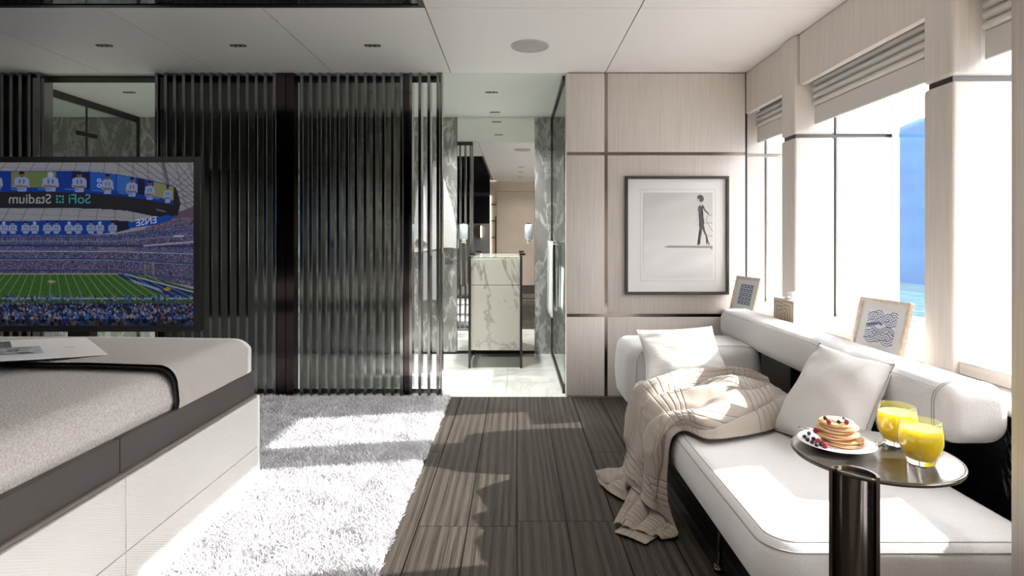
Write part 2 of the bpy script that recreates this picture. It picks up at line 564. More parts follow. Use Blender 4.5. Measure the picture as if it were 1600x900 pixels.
re = sroot('wall_rear')
box('wall_core', XL - 0.09, XO, YR - 0.10, YR - 0.061, -0.05, H + 0.05, M['gap'], re)
M['cream'] = plain('cream_marble', (0.72, 0.60, 0.49), 0.2, var=0.08, vscale=2)
M['grey_suede'] = plain('grey_suede', (0.25, 0.25, 0.26), 0.8, bump=0.3)
M['brown'] = plain('brown_base', (0.12, 0.10, 0.09), 0.5)
box('cream_panel', -0.375, 1.56, YR - 0.04, YR, 0.16, 1.98, M['cream'], re)
box('cream_panel', -0.375, 1.56, YR - 0.05, YR - 0.005, 1.985, H, M['cream'], re)
box('brown_panel', -0.375, 1.56, YR - 0.04, YR, 0, 0.155, M['brown'], re)
box('black_panel', XL, -0.50, YR - 0.04, YR + 0.1, 1.36, H, M['dark_mirror'], re)
box('suede_panel', XL, -0.50, YR - 0.04, YR + 0.1, 0, 1.355, M['grey_suede'], re)
box('niche_back', -0.50, -0.375, YR - 0.06, YR - 0.02, 0, H, M['cream'], re)

# ---------------------------------------------------------------- bathroom walls
bw = sroot('wall_bathroom')
# back wall: marble either side of the mirror; the far left part lies behind the shower glass
MX0, MX1 = -0.547, 0.178
xs = [XL - 0.9, -4.5, -3.5, -2.6, -1.75, -1.18, MX0]
for a, b in zip(xs, xs[1:]):
    box('marble_slab', a + 0.001, b - 0.001, YM, YM + 0.04, 0, H, M['marble_grey'], bw)
box('marble_slab', MX1 + 0.001, X0 - 0.0, YM, YM + 0.04, 0, H, M['marble_grey'], bw)
box('marble_slab', X0, XW + 0.3, YM, YM + 0.04, 0, H, M['marble_grey'], bw)
box('mirror_backing', MX0, MX1, YM + 0.012, YM + 0.04, 0, H, M['gap'], bw)
box('marble_side', XL - 0.94, XL - 0.9, YB, YM, 0, H, M['marble_grey'], bw)
box('hull_side', XL - 0.9, XL - 0.05, YB - 0.03, YB + 0.02, 0, H, M['marble_grey'], bw)
box('bath_base', -0.9, MX0 + 0.0, YM - 0.006, YM - 0.001, 0, 0.02, M['dark_metal'], bw)

mir = thing('mirror', 'tall frameless wall mirror behind the marble washbasin', 'mirror', (-0.18, YM, 0.03))
box('mirror_glass', MX0 + 0.003, MX1 - 0.003, YM + 0.002, YM + 0.011, 0.03, H - 0.002, M['mirror'], mir)
tube('mirror_edge', [(MX0 + .0015, YM + .001, .03), (MX0 + .0015, YM + .001, H - .004)], 0.0022, M['dark_metal'], mir, 6)
tube('mirror_edge', [(MX1 - .0015, YM + .001, .03), (MX1 - .0015, YM + .001, H - .004)], 0.0022, M['dark_metal'], mir, 6)

# shower glass on the right of the bathroom passage
sg = thing('shower_screen', 'clear glass shower screen beside the pale wood wall panels', 'glass screen', (X0 - 0.006, 4.6, 0))
box('glass_pane', X0 - 0.010, X0 - 0.002, YB + 0.085, YM - 0.004, 0.03, H - 0.035, M['glass_green'], sg)
box('top_rail', X0 - 0.02, X0 + 0.006, YB + 0.081, YM - 0.001, H - 0.034, H - 0.001, M['dark_metal'], sg)
box('bottom_rail', X0 - 0.02, X0 + 0.006, YB + 0.081, YM - 0.001, 0.001, 0.03, M['dark_metal'], sg)
box('corner_post', X0 - 0.016, X0 + 0.004, YM - 0.02, YM - 0.004, 0.03, H - 0.035, M['dark_metal'], sg)
# shower glass on the left, seen through the opening
sl = thing('shower_enclosure', 'green-tinted glass shower enclosure seen above the television', 'glass screen', (-3.5, 4.6, 0))
for a, b in ((YB + 0.08, 4.69), (4.70, YM - 0.004)):
    box('glass_pane', -3.504, -3.496, a, b, 0.03, H - 0.055, M['glass_green'], sl)
box('top_rail', -3.52, -3.49, YB + 0.08, YM - 0.002, H - 0.054, H - 0.001, M['dark_metal'], sl)
box('glass_joint', -3.505, -3.494, 4.69, 4.70, 0.03, H - 0.055, M['dark_metal'], sl)
box('door_hinge', -3.515, -3.488, 4.60, 4.80, 1.90, 1.935, M['dark_metal'], sl)
box('corner_post', -3.512, -3.49, YM - 0.02, YM - 0.004, 0.03, H - 0.055, M['dark_metal'], sl)

# ---------------------------------------------------------------- slatted screen
ss = thing('slatted_screen', 'full-height screen of dark glossy vertical slats between bedroom and bathroom', 'screen', (-2.0, YB, 0))
PX = YB / FPX
def X_(x): return (x - 806) * PX
sm = {}
def slat(x, z0=0.001, z1=2.1985):
    k = (z0, z1)
    if k not in sm:
        bm = bmesh.new(); bm_box(bm, -0.0102, 0.0102, 0, 0.088, z0, z1, 0.0012, 1)
        me = bpy.data.meshes.new('slat'); bm.to_mesh(me); bm.free(); me.materials.append(M['slat']); sm[k] = me
    o = link('slat', sm[k], None, ss)
    o.location = Vector((X_(x), YB, 0)) - wloc(ss)
xk = 684.2
while xk > -190:
    inopen = 60 < xk < 236
    post = 431 < xk < 462
    if not inopen and not post: slat(xk)
    xk -= 14.2
box('header', XL, X_(690), YB + 0.089, YB + 0.095, 2.155, H - 0.001, M['dark_mirror'], ss)
box('base_rail', XL, X_(690), YB + 0.089, YB + 0.095, 0.0, 0.03, M['gun'], ss)
box('post', X_(630), X_(639.5), YB + 0.02, YB + 0.086, 0.001, 2.198, M['post'], ss)
box('post', X_(432), X_(445.5), YB + 0.004, YB + 0.086, 0.001, 2.198, M['post'], ss)
box('post', X_(446.6), X_(459), YB + 0.004, YB + 0.086, 0.001, 2.198, M['post'], ss)
box('post', X_(688), X_(690.5), YB + 0.0, YB + 0.088, 0.001, 2.198, M['gun'], ss)
box('post', X_(249), X_(256), YB + 0.01, YB + 0.086, 0.03, 2.166, M['dark_mirror'], ss)
box('post', X_(49), X_(67), YB + 0.01, YB + 0.086, 0.03, 2.166, M['slat'], ss)
for a, b in ((XL, X_(49)), (X_(67), X_(243)), (X_(256), X_(432)), (X_(459), X_(630))):
    box('glass_pane', a, b, YB + 0.096, YB + 0.104, 0.002, H - 0.002, M['glass_smoke'] if not (a > X_(60) and b < X_(250)) else M['glass'], ss)
# ================================================================== soft shapes
def rrect(x0, x1, y0, y1, r, seg=6):
    r = max(0.0005, min(r, (x1 - x0) / 2 - 1e-4, (y1 - y0) / 2 - 1e-4))
    out = []
    for cx, cy, a0 in ((x1 - r, y1 - r, 0), (x0 + r, y1 - r, 90), (x0 + r, y0 + r, 180), (x1 - r, y0 + r, 270)):
        for i in range(seg + 1):
            a = math.radians(a0 + 90 * i / seg)
            out.append((cx + r * math.cos(a), cy + r * math.sin(a)))
    return out

def soft_block(name, x0, x1, y0, y1, z0, z1, rp, rt, rb, m, parent=None, crown=0.0, axis='z', seg=5, bulge=0.0, noise_amp=0.0, local=False):
    """upholstered block: plan radius rp, top fillet rt, bottom fillet rb; axis = stacking direction"""
    def perm(p):
        if axis == 'z': return p
        if axis == 'y': return (p[0], p[2], p[1])
        return (p[2], p[0], p[1])
    # for axis y: caller gives x0..x1, (plan second) y0..y1 = world z range, z0..z1 = world y range
    prof = []
    for i in range(seg + 1):
        a = PI / 2 * i / seg
        prof.append((rb * (1 - math.sin(a)), z0 + rb * (1 - math.cos(a))))
    n = 4
    for i in range(1, n):
        t = i / n
        prof.append((-bulge * math.sin(PI * t), z0 + rb + (z1 - rt - z0 - rb) * t))
    for i in range(seg + 1):
        a = PI / 2 * i / seg
        prof.append((rt * (1 - math.cos(a)), z1 - rt + rt * math.sin(a)))
    half = min(x1 - x0, y1 - y0) / 2
    ins = [rt + (half - rt) * t for t in (0.12, 0.3, 0.5, 0.75, 0.97)]
    for q in ins:
        prof.append((q, z1 + crown * math.sin(PI / 2 * (q - rt) / (half - rt))))
    bm = bmesh.new()
    rings = []
    for inset, z in prof:
        pts = rrect(x0 + inset, x1 - inset, y0 + inset, y1 - inset, max(0.002, rp - inset))
        rings.append([bm.verts.new(perm((p[0], p[1], z))) for p in pts])
    for A, B in zip(rings, rings[1:]):
        k = len(A)
        for i in range(k):
            bm.faces.new((A[i], A[(i + 1) % k], B[(i + 1) % k], B[i]))
    bm.faces.new(rings[0][::-1]); bm.faces.new(rings[-1])
    if noise_amp:
        for v in bm.verts:
            v.co += Vector((0, 0, 1)) * noise_amp * mnoise.noise(v.co * 5)
    return from_bm(name, bm, m, parent, local, smooth=True)

def loop_tube(name, x0, x1, y0, y1, rp, z, r, m, parent, axis='z', seg=6, only=None):
    pts = rrect(x0, x1, y0, y1, rp, 8)
    if axis == 'z': P = [(a, b, z) for a, b in pts]
    elif axis == 'y': P = [(a, z, b) for a, b in pts]
    else: P = [(z, a, b) for a, b in pts]
    return tube(name, P, r, m, parent, seg, closed=True)

def pillow(name, c, t, m, parent, n=26, pinch=0.10, wr=0.010, seed=0, piping=None, fold=None):
    """c: corners BL BR TR TL; t: thickness; returns the cushion body"""
    BL, BR, TR, TL = [Vector(q) for q in c]
    nrm = (BR - BL).cross(TL - BL).normalized()
    off = Vector((seed * 7.3, seed * 3.1, 0))
    def pt(u, v, s):
        # u,v in -1..1 ; concave edges
        uu = u * (1 - pinch * (1 - abs(u)) * 0 - pinch * (1 - v * v) * abs(u) ** 3)
        vv = v * (1 - pinch * (1 - u * u) * abs(v) ** 3)
        a, b = (uu + 1) / 2, (vv + 1) / 2
        p = BL * (1 - a) * (1 - b) + BR * a * (1 - b) + TR * a * b + TL * (1 - a) * b
        e = max(0.0, (1 - u * u)) ** 0.55 * max(0.0, (1 - v * v)) ** 0.55
        w = mnoise.noise(Vector((u * 2.2, v * 2.2, s)) + off) * wr * 1.6
        # creases running out from the corners
        rr = abs(u) * abs(v)
        w += wr * rr * math.sin((u * v) * 9 + (abs(u) - abs(v)) * 11 + seed) * (1 - max(abs(u), abs(v)) ** 4)
        if fold: w += fold(u, v)
        return p + nrm * (s * (t / 2) * e + w * (e > 0))
    bm = bmesh.new()
    def tt(i): 
        q = -1 + 2 * i / n
        return math.sin(q * PI / 2) * 0.55 + q * 0.45
    F = [[bm.verts.new(pt(tt(i), tt(j), 1)) for j in range(n + 1)] for i in range(n + 1)]
    B = [[F[i][j] if i in (0, n) or j in (0, n) else bm.verts.new(pt(tt(i), tt(j), -1)) for j in range(n + 1)] for i in range(n + 1)]
    for i in range(n):
        for j in range(n):
            bm.faces.new((F[i][j], F[i + 1][j], F[i + 1][j + 1], F[i][j + 1]))
            bm.faces.new((B[i][j], B[i][j + 1], B[i + 1][j + 1], B[i + 1][j]))
    rim = [pt(tt(i), -1, 0) for i in range(n)] + [pt(1, tt(j), 0) for j in range(n)] + [pt(tt(n - i), 1, 0) for i in range(n)] + [pt(-1, tt(n - j), 0) for j in range(n)]
    o = from_bm(name, bm, m, parent, smooth=True)
    if piping is not None:
        tube('piping', rim, 0.0022, piping, parent, 6, closed=True)
    return o

# fabrics
def fabric(name, c0, c1, scale=260, bump=0.5, rough=0.85, weave=None, dist=0.003):
    m, nt, b = new_mat(name)
    sset(b, rough=rough, sheen=0.15, spec=0.2)
    n, l = nt.nodes, nt.links
    t = n.new('ShaderNodeTexCoord')
    no = n.new('ShaderNodeTexNoise'); no.inputs['Scale'].default_value = scale; no.inputs['Detail'].default_value = 2
    l.new(t.outputs['Object'], no.inputs['Vector'])
    src = no.outputs['Fac']
    if weave:
        wv = n.new('ShaderNodeTexWave'); wv.bands_direction = weave[0]
        wv.inputs['Scale'].default_value = weave[1]; wv.inputs['Distortion'].default_value = weave[2]
        l.new(t.outputs['Object'], wv.inputs['Vector'])
        a = n.new('ShaderNodeMath'); a.operation = 'MULTIPLY_ADD'; a.inputs[1].default_value = 0.6
        l.new(wv.outputs['Fac'], a.inputs[0])
        h = n.new('ShaderNodeMath'); h.operation = 'MULTIPLY'; h.inputs[1].default_value = 0.4
        l.new(no.outputs['Fac'], h.inputs[0]); l.new(h.outputs[0], a.inputs[2])
        src = a.outputs[0]
    cr = n.new('ShaderNodeValToRGB')
    cr.color_ramp.elements[0].position = 0.3; cr.color_ramp.elements[1].position = 0.7
    cr.color_ramp.elements[0].color = (*c0, 1); cr.color_ramp.elements[1].color = (*c1, 1)
    l.new(src, cr.inputs[0]); l.new(cr.outputs[0], b.inputs['Base Color'])
    bp = n.new('ShaderNodeBump'); bp.inputs['Strength'].default_value = bump; bp.inputs['Distance'].default_value = dist
    l.new(src, bp.inputs['Height']); l.new(bp.outputs[0], b.inputs['Normal'])
    return m
M['sofa'] = fabric('white_sofa_fabric', (0.57, 0.565, 0.565), (0.66, 0.655, 0.655), 420, 0.35)
M['pillow'] = fabric('white_linen', (0.57, 0.565, 0.56), (0.67, 0.665, 0.66), 300, 0.45, weave=('Z', 90, 2.0))
M['seam'] = plain('seam_cord', (0.36, 0.34, 0.33), 0.8, bump=0.2)
M['piping'] = plain('white_piping', (0.62, 0.60, 0.59), 0.8, bump=0.2)
M['duvet'] = fabric('grey_fleece', (0.42, 0.395, 0.38), (0.64, 0.605, 0.585), 170, 1.0, dist=0.004)
M['bedspread'] = fabric('grey_woven_bedspread', (0.38, 0.355, 0.335), (0.56, 0.53, 0.50), 260, 0.6, weave=('DIAGONAL', 70, 1.2))
M['lining'] = plain('black_lining', (0.008, 0.008, 0.008), 0.9, bump=0.5)
M['leather'] = plain('dark_leather', (0.062, 0.056, 0.052), 0.55, bump=0.5, bscale=500)
M['lip'] = plain('dark_brown_lip', (0.16, 0.135, 0.12), 0.35)

m, nt, b = new_mat('ribbed_white_lacquer')
sset(b, base=(0.62, 0.605, 0.585), rough=0.45)
n_, l_ = nt.nodes, nt.links
t_ = n_.new('ShaderNodeTexCoord'); w_ = n_.new('ShaderNodeTexWave')
mp_ = n_.new('ShaderNodeMapping'); mp_.inputs['Rotation'].default_value = (math.radians(28), 0, 0)
l_.new(t_.outputs['Object'], mp_.inputs[0]); l_.new(mp_.outputs[0], w_.inputs['Vector'])
w_.bands_direction = 'Z'; w_.inputs['Scale'].default_value = 48; w_.inputs['Distortion'].default_value = 0.0
b_ = n_.new('ShaderNodeBump'); b_.inputs['Strength'].default_value = 0.5; b_.inputs['Distance'].default_value = 0.0015
l_.new(w_.outputs['Fac'], b_.inputs['Height']); l_.new(b_.outputs[0], b.inputs['Normal'])
M['ribbed'] = m
M['drawer_white'] = plain('drawer_white', (0.74, 0.73, 0.72), 0.4)

# ================================================================== BED
bed = thing('bed', 'large bed with grey duvet, dark padded band and white ribbed drawers', 'bed', (-2.1, 1.3, 0))
BX = -1.12
box('bed_body', -3.1, BX - 0.022, 0.3, 2.49, 0.02, 0.384, M['gap'], bed)
SY = 1.655
for (a, b2) in ((0.32, SY - 0.0012), (SY + 0.0012, 2.500)):
    for (c, d) in ((0.022, 0.1715), (0.1745, 0.386)):
        box('drawer', BX - 0.02, BX, a, b2, c, d, M['ribbed'], bed, bevel=0.0012, seg=1)
box('end_panel', -3.08, BX - 0.0, 2.502, 2.525, 0.022, 0.392, M['drawer_white'], bed, bevel=0.008, seg=3)
for (a, b2) in ((0.3, 1.6485), (1.6505, 2.50)):
    box('side_band', BX - 0.05, BX - 0.012, a, b2, 0.392, 0.502, M['leather'], bed, bevel=0.006, seg=2)
box('side_band', -3.08, BX - 0.03, 2.47, 2.50, 0.392, 0.502, M['leather'], bed, bevel=0.006, seg=2)
box('band_lip', BX - 0.03, BX - 0.004, 0.3, 2.505, 0.3895, 0.401, M['lip'], bed, bevel=0.004, seg=2)
box('platform', -3.08, BX - 0.05, 0.32, 2.47, 0.385, 0.49, M['leather'], bed)
XD = BX - 0.032
def duvet_z(x, y): return 0.0
soft_block('mattress', -3.1, XD, 0.25, 2.46, 0.492, 0.622, 0.07, 0.07, 0.02, M['duvet'], bed, crown=0.014, bulge=0.006, seg=6)
box('headboard', -3.15, BX, 0.08, 0.24, 0.02, 1.0, M['grey_suede'], bed, bevel=0.02, seg=3)
bs = thing('bedspread', 'grey woven bedspread with black lining folded over the foot of the bed', 'blanket', (-2.1, 2.2, 0.5))
def shell(name, x1, y0, y1, z1, m, r):
    # draped cloth over the mattress: section in XZ swept along Y, closing over the far end
    sec = [(x1 + 0.002, 0.504), (x1 + 0.006, 0.53), (x1 + 0.003, 0.56)]
    for i in range(9):
        a = PI / 2 * i / 8
        sec.append((x1 - r + r * math.cos(a), z1 - r + r * math.sin(a)))
    sec += [(x1 - r - 0.25, z1 + 0.004), (x1 - r - 0.55, z1 + 0.008), (-2.2, z1 + 0.008), (-3.0, z1)]
    P = []
    for t in np.linspace(0, 1, 14):
        y = y0 + (y1 - r - y0) * t
        P.append([(x, y - (0.015 * math.sin((x + 1.2) * 6) if t == 0 else 0), z + 0.002 * mnoise.noise(Vector((x * 4, y * 6, z * 3)))) for x, z in sec])
    for i in range(1, 9):
        a = PI / 2 * i / 8
        yy = y1 - r + r * math.sin(a); dz = r * (1 - math.cos(a))
        P.append([(min(x, x1 - dz * 0.75) if x > x1 - r else x, yy, max(0.504, z - (dz if z > z1 - r else dz * 0.0))) for x, z in sec])
    P.append([(min(x, x1 - r * .75), y1, 0.504) for x, z in sec])
    return grid_mesh(name, P, m, bs)
shell('lining', XD + 0.011, 1.925, 2.475, 0.641, M['lining'], 0.066)
shell('cover', XD + 0.019, 1.938, 2.492, 0.650, M['bedspread'], 0.068)
M['pale_cloth'] = fabric('pale_end_cloth', (0.66, 0.64, 0.62), (0.72, 0.70, 0.68), 300, 0.2)  # paler than the bedspread, along the foot end
shell('pale_end', XD + 0.0172, 2.40, 2.520, 0.6475, M['pale_cloth'], 0.068)

# ================================================================== SOFA
sofa = thing('sofa', 'low white sofa with floating back bolster along the windows', 'sofa', (0.92, 2.2, 0))
box('shade_plinth', 0.78, 1.24, 1.46, 3.22, 0.03, 0.234, M['gap'], sofa)  # near-black block standing in for the shadow under the seat
soft_block('seat_cushion', 0.577, 1.262, 1.322, 2.908, 0.233, 0.370, 0.085, 0.042, 0.018, M['sofa'], sofa, crown=0.010, bulge=0.004)
loop_tube('seam', 0.577 + 0.024, 1.262 - 0.024, 1.322 + 0.024, 2.908 - 0.024, 0.062, 0.3652, 0.0018, M['seam'], sofa)
loop_tube('seam', 0.577 + 0.0045, 1.262 - 0.0045, 1.322 + 0.0045, 2.908 - 0.0045, 0.080, 0.3500, 0.0018, M['seam'], sofa)
soft_block('arm_cushion', 0.568, 1.262, 2.914, 3.33, 0.22, 0.523, 0.085, 0.060, 0.02, M['sofa'], sofa, crown=0.008, bulge=0.010)
# vertical stitch lines on the arm front
tube('seam', [(0.612, 2.912, 0.235), (0.606, 2.9085, 0.35), (0.612, 2.909, 0.45), (0.630, 2.918, 0.490), (0.665, 2.93, 0.510), (0.74, 2.945, 0.5235), (1.15, 2.945, 0.524), (1.21, 2.935, 0.515)], 0.0018, M['seam'], sofa)
# back bolster: rounded section swept along y
soft_block('back_bolster', 1.198, 1.392, 0.492, 0.663, 1.603, 3.40, 0.060, 0.035, 0.045, M['sofa'], sofa, axis='y', seg=6, crown=0.006)
loop_tube('seam', 1.1972, 1.3928, 0.4912, 0.6638, 0.060, 1.650, 0.0020, M['seam'], sofa, axis='y')
loop_tube('seam', 1.1972, 1.3928, 0.4912, 0.6638, 0.060, 1.660, 0.0014, M['seam'], sofa, axis='y')
tube('seam', [(1.2015, y, 0.6475) for y in np.linspace(1.645, 3.36, 12)], 0.0013, M['seam'], sofa)
for y in (1.78, 2.55, 3.2):
    box('bracket', 1.300, 1.325, y - 0.02, y + 0.02, 0.235, 0.50, M['gun'], sofa)
    box('bracket', 1.20, 1.32, y - 0.02, y + 0.02, 0.215, 0.235, M['gun'], sofa)
for x, y in ((0.655, 1.86), (0.655, 2.98), (1.2, 1.6), (1.2, 3.1)):
    tube('leg', [(x, y, 0.0), (x, y, 0.02)], 0.016, M['gun'], sofa, 16)
    tube('leg', [(x, y, 0.02), (x + 0.01, y, 0.236)], 0.008, M['gun'], sofa, 10)

p1 = thing('pillow', 'white linen pillow leaning on the far arm of the sofa', 'pillow', (0.78, 2.83, 0.37))
pillow('cushion', [px(1010, 594, 2.74), px(1142, 588, 2.80), px(1112, 510, 2.95), px(995, 516, 2.90)], 0.105, M['pillow'], p1, seed=1, piping=M['piping'], wr=0.006, pinch=0.07)
p2 = thing('pillow', 'large off-white pillow propped against the back bolster behind the pancakes', 'pillow', (1.05, 1.95, 0.37))
M['pillow2'] = fabric('offwhite_linen', (0.57, 0.555, 0.54), (0.65, 0.635, 0.62), 420, 0.25)
pillow('cushion', [(0.925, 2.09, 0.385), (1.00, 1.70, 0.385), (1.222, 1.855, 0.668), (1.168, 2.215, 0.672)], 0.15, M['pillow2'], p2, seed=4, piping=M['seam'], wr=0.007, pinch=0.09)

# ================================================================== TELEVISION
TY = 3.56
tv = thing('television', 'large flat television at the foot of the bed showing a football stadium', 'television', (-2.9, TY, 0.49))
def tvp(x, y, d=0.0):
    p = px(x, y, TY); return (p.x, TY - d, p.z)
a0, a1 = tvp(-172, 518), tvp(313, 245)
s0, s1 = tvp(-160, 508.5), tvp(303.5, 254)
box('back_housing', a0[0], a1[0], TY + 0.003, TY + 0.045, a0[2], a1[2], M['dark_metal'], tv, bevel=0.002, seg=1)
M['bezel'] = plain('tv_bezel', (0.028, 0.027, 0.026), 0.35)
for nm, x0, x1, z0, z1 in (('bezel', a0[0], s0[0], a0[2], a1[2]), ('bezel', s1[0], a1[0], a0[2], a1[2]), ('bezel', s0[0], s1[0], s1[2], a1[2]), ('bezel', s0[0], s1[0], a0[2], s0[2])):
    box(nm, x0, x1, TY - 0.008, TY + 0.003, z0, z1, M['bezel'], tv)
box('stand_column', tvp(96, 0)[0], tvp(130, 0)[0], TY + 0.05, TY + 0.12, 0.0, 1.1, M['dark_metal'], tv)

def raster(W, Hh, x0, y0, x1, y1):
    """canvas covering photo rectangle (x0,y0)-(x1,y1)"""
    C = np.zeros((Hh, W, 3), np.float32)
    gx = x0 + (np.arange(W) + 0.5) / W * (x1 - x0)
    gy = y0 + (np.arange(Hh) + 0.5) / Hh * (y1 - y0)
    GX, GY = np.meshgrid(gx, gy)
    def inside(pts):
        r = np.zeros(GX.shape, bool)
        n = len(pts)
        for i in range(n):
            (xa, ya), (xb, yb) = pts[i], pts[(i + 1) % n]
            if ya == yb: continue
            c = ((ya > GY) != (yb > GY)) & (GX < (xb - xa) * (GY - ya) / (yb - ya) + xa)
            r ^= c
        return r
    def fill(pts, col, a=1.0):
        k = inside(pts); C[k] = C[k] * (1 - a) + np.array(col, np.float32) / 255 * a
        return k
    def line(p, q, w, col, a=1.0):
        p, q = np.array(p, float), np.array(q, float); d = q - p; L = np.hypot(*d) + 1e-9
        t = np.clip(((GX - p[0]) * d[0] + (GY - p[1]) * d[1]) / L ** 2, 0, 1)
        dist = np.hypot(GX - p[0] - t * d[0], GY - p[1] - t * d[1])
        k = np.clip((w / 2 + 0.5 - dist), 0, 1)[..., None] * a
        C[:] = C * (1 - k) + np.array(col, np.float32) / 255 * k
    def blob(x, y, rx, ry, col, a=1.0):
        k = ((GX - x) / rx) ** 2 + ((GY - y) / ry) ** 2 < 1
        C[k] = C[k] * (1 - a) + np.array(col, np.float32) / 255 * a
    return C, GX, GY, inside, fill, line, blob

def lin(c):
    c = np.clip(c, 0, 1)
    return np.where(c <= 0.04045, c / 12.92, ((c + 0.055) / 1.055) ** 2.4)

def paint_quad(name, C, p00, p10, p01, m, parent):
    """C rows run top to bottom; p00 = top left corner, p10 = top right, p01 = bottom left"""
    Hh, W = C.shape[:2]
    p00, p10, p01 = [np.array(p, float) for p in (p00, p10, p01)]
    u = np.arange(W + 1) / W; v = np.arange(Hh + 1) / Hh
    V = p00 + u[None, :, None] * (p10 - p00) + v[:, None, None] * (p01 - p00)
    idx = np.arange((W + 1) * (Hh + 1)).reshape(Hh + 1, W + 1)
    F = np.stack([idx[1:, :-1].ravel(), idx[1:, 1:].ravel(), idx[:-1, 1:].ravel(), idx[:-1, :-1].ravel()], 1)
    me = quad_mesh(name, V.reshape(-1, 3), F)
    at = me.color_attributes.new('print', 'FLOAT_COLOR', 'CORNER')
    col = np.ones((F.shape[0], 4, 4), np.float32)
    col[:, :, :3] = lin(C.reshape(-1, 3))[:, None, :]
    at.data.foreach_set('color', col.ravel())
    return link(name, me, m, parent)

C, GX, GY, inside, fill, line, blob = raster(460, 254, -160, 254, 303.5, 508.5)
r_ = np.random.default_rng(3)
C[:] = np.array([124, 124, 132]) / 255
# roof panels and trusses
C += (r_.random(C.shape[:2])[..., None] - 0.5) * 0.05
for k in range(-14, 26):
    line((k * 22 + 10, 254), (150 + (k * 22 + 10 - 150) * 1.35 - 20, 352), 1.0, (70, 72, 80), 0.8)
for k in range(10):
    line((-160, 256 + k * 9), (303, 262 + k * 9 + 10), 0.6, (86, 88, 96), 0.7)
for k in range(9):
    line((180 + k * 16, 254), (303, 300 - k * 7 + 30), 1.0, (60, 60, 66), 0.8)
    line((225 + k * 4, 330), (303, 255 + k * 15), 1.0, (66, 66, 74), 0.7)
line((255, 254), (263, 290), 5, (72, 70, 74), 0.8)
# upper seats on the right behind the ring
fill([(205, 368), (262, 338), (303, 322), (303, 430), (160, 400)], (78, 66, 84))
# stands
fill([(-160, 366), (180, 366), (230, 358), (303, 345), (303, 448), (190, 428), (-160, 428)], (62, 60, 84))
k = (GY > 340) & (GY < 450) & (C[..., 2] < 0.36)
C[k] *= (0.45 + 1.15 * r_.random(k.sum()))[:, None]
k2 = k & (r_.random(C.shape[:2]) > 0.9); C[k2] = np.array([120, 116, 140]) / 255
for y, wd, col in ((370, 2.0, (40, 62, 120)), (376, 1.4, (96, 108, 150)), (383, 3.0, (34, 44, 84)), (389, 2.2, (70, 80, 120)), (392, 1.2, (150, 156, 176)), (404, 2.6, (26, 44, 92)), (405, 1, (120, 130, 165)), (422, 2.0, (40, 50, 86))):
    line((-160, y), (175, y + 1), wd, col, 0.9)
    line((175, y + 1), (303, y + (y - 384) * 0.35 + 2 - (8 if y < 380 else 0)), wd, col, 0.9)
for x in range(225, 303, 4): line((x, 384 - (x - 225) * .08), (x + 2.4, 384 - (x - 225) * .08), 2.6, (150, 150, 170), 0.8)
for x in range(272, 288, 4): line((x, 369), (x + 2, 368.6), 3, (160, 160, 178), 0.8)
line((155, 388), (210, 388), 1, (140, 130, 100), .8); line((155, 391), (210, 391), 1, (120, 120, 130), .8)
# field
fg = [(-160, 428), (184, 428), (303, 462), (303, 470), (-160, 470)]
fill(fg, (50, 80, 38)); fill([(-160, 464), (303, 466), (303, 482), (-160, 478)], (46, 66, 44))
kk = inside(fg); C[kk] *= (0.86 + 0.28 * r_.random(kk.sum()))[:, None]
fill([(184, 428), (215, 428), (303, 452), (303, 462)], (44, 70, 40))
fill([(182, 430), (200, 428), (303, 458), (303, 464), (262, 464)], (24, 38, 84))
line((196, 428.5), (303, 456.5), 1.6, (165, 168, 180), 0.9); line((-160, 428), (184, 428), 1.4, (150, 160, 140), 0.8)
for kx in range(-11, 14):
    xa = 78 + kx * 11.5; xb = 78 + kx * 17.0
    line((xa, 429), (xb, 465), 0.9, (138, 152, 126), 0.75)
line((-160, 466), (303, 466.5), 1.8, (150, 156, 160), 0.9)
fill([(73, 440), (80, 437), (88, 440), (80, 443)], (150, 140, 100), 0.8)
for q in range(9):                                       # painted end zone marks
    t = q / 9; line((205 + t * 46, 437 + t * 15), (212 + t * 46, 442 + t * 15), 2.2, (140, 142, 160), 0.75)
fill([(255, 452), (262, 448), (268, 452), (260, 455)], (150, 120, 50), 0.9)
for x in (227, 240): line((x, 408), (x, 432), 1, (150, 140, 70), 0.9)
# players on the near sideline and the crowd
for i in range(420):
    x = r_.uniform(-160, 303); y = r_.uniform(462, 470)
    blob(x, y, 0.9, 2.0, [(40, 60, 120), (110, 110, 125), (24, 24, 30), (60, 90, 150)][r_.integers(4)])
fill([(-160, 476), (303, 474), (303, 509), (-160, 509)], (24, 24, 34))
for i in range(2600):
    y = 472 + 36 * r_.random() ** 0.9; s = 0.9 + (y - 472) / 36 * 2.3
    col = [(92, 92, 112), (32, 52, 104), (20, 22, 30), (120, 112, 118), (44, 60, 96), (86, 58, 50), (20, 30, 60), (40, 84, 150)][r_.integers(8)]
    blob(r_.uniform(-160, 303), y, s, s * 1.2, col)
C[GY > 498] *= 0.55
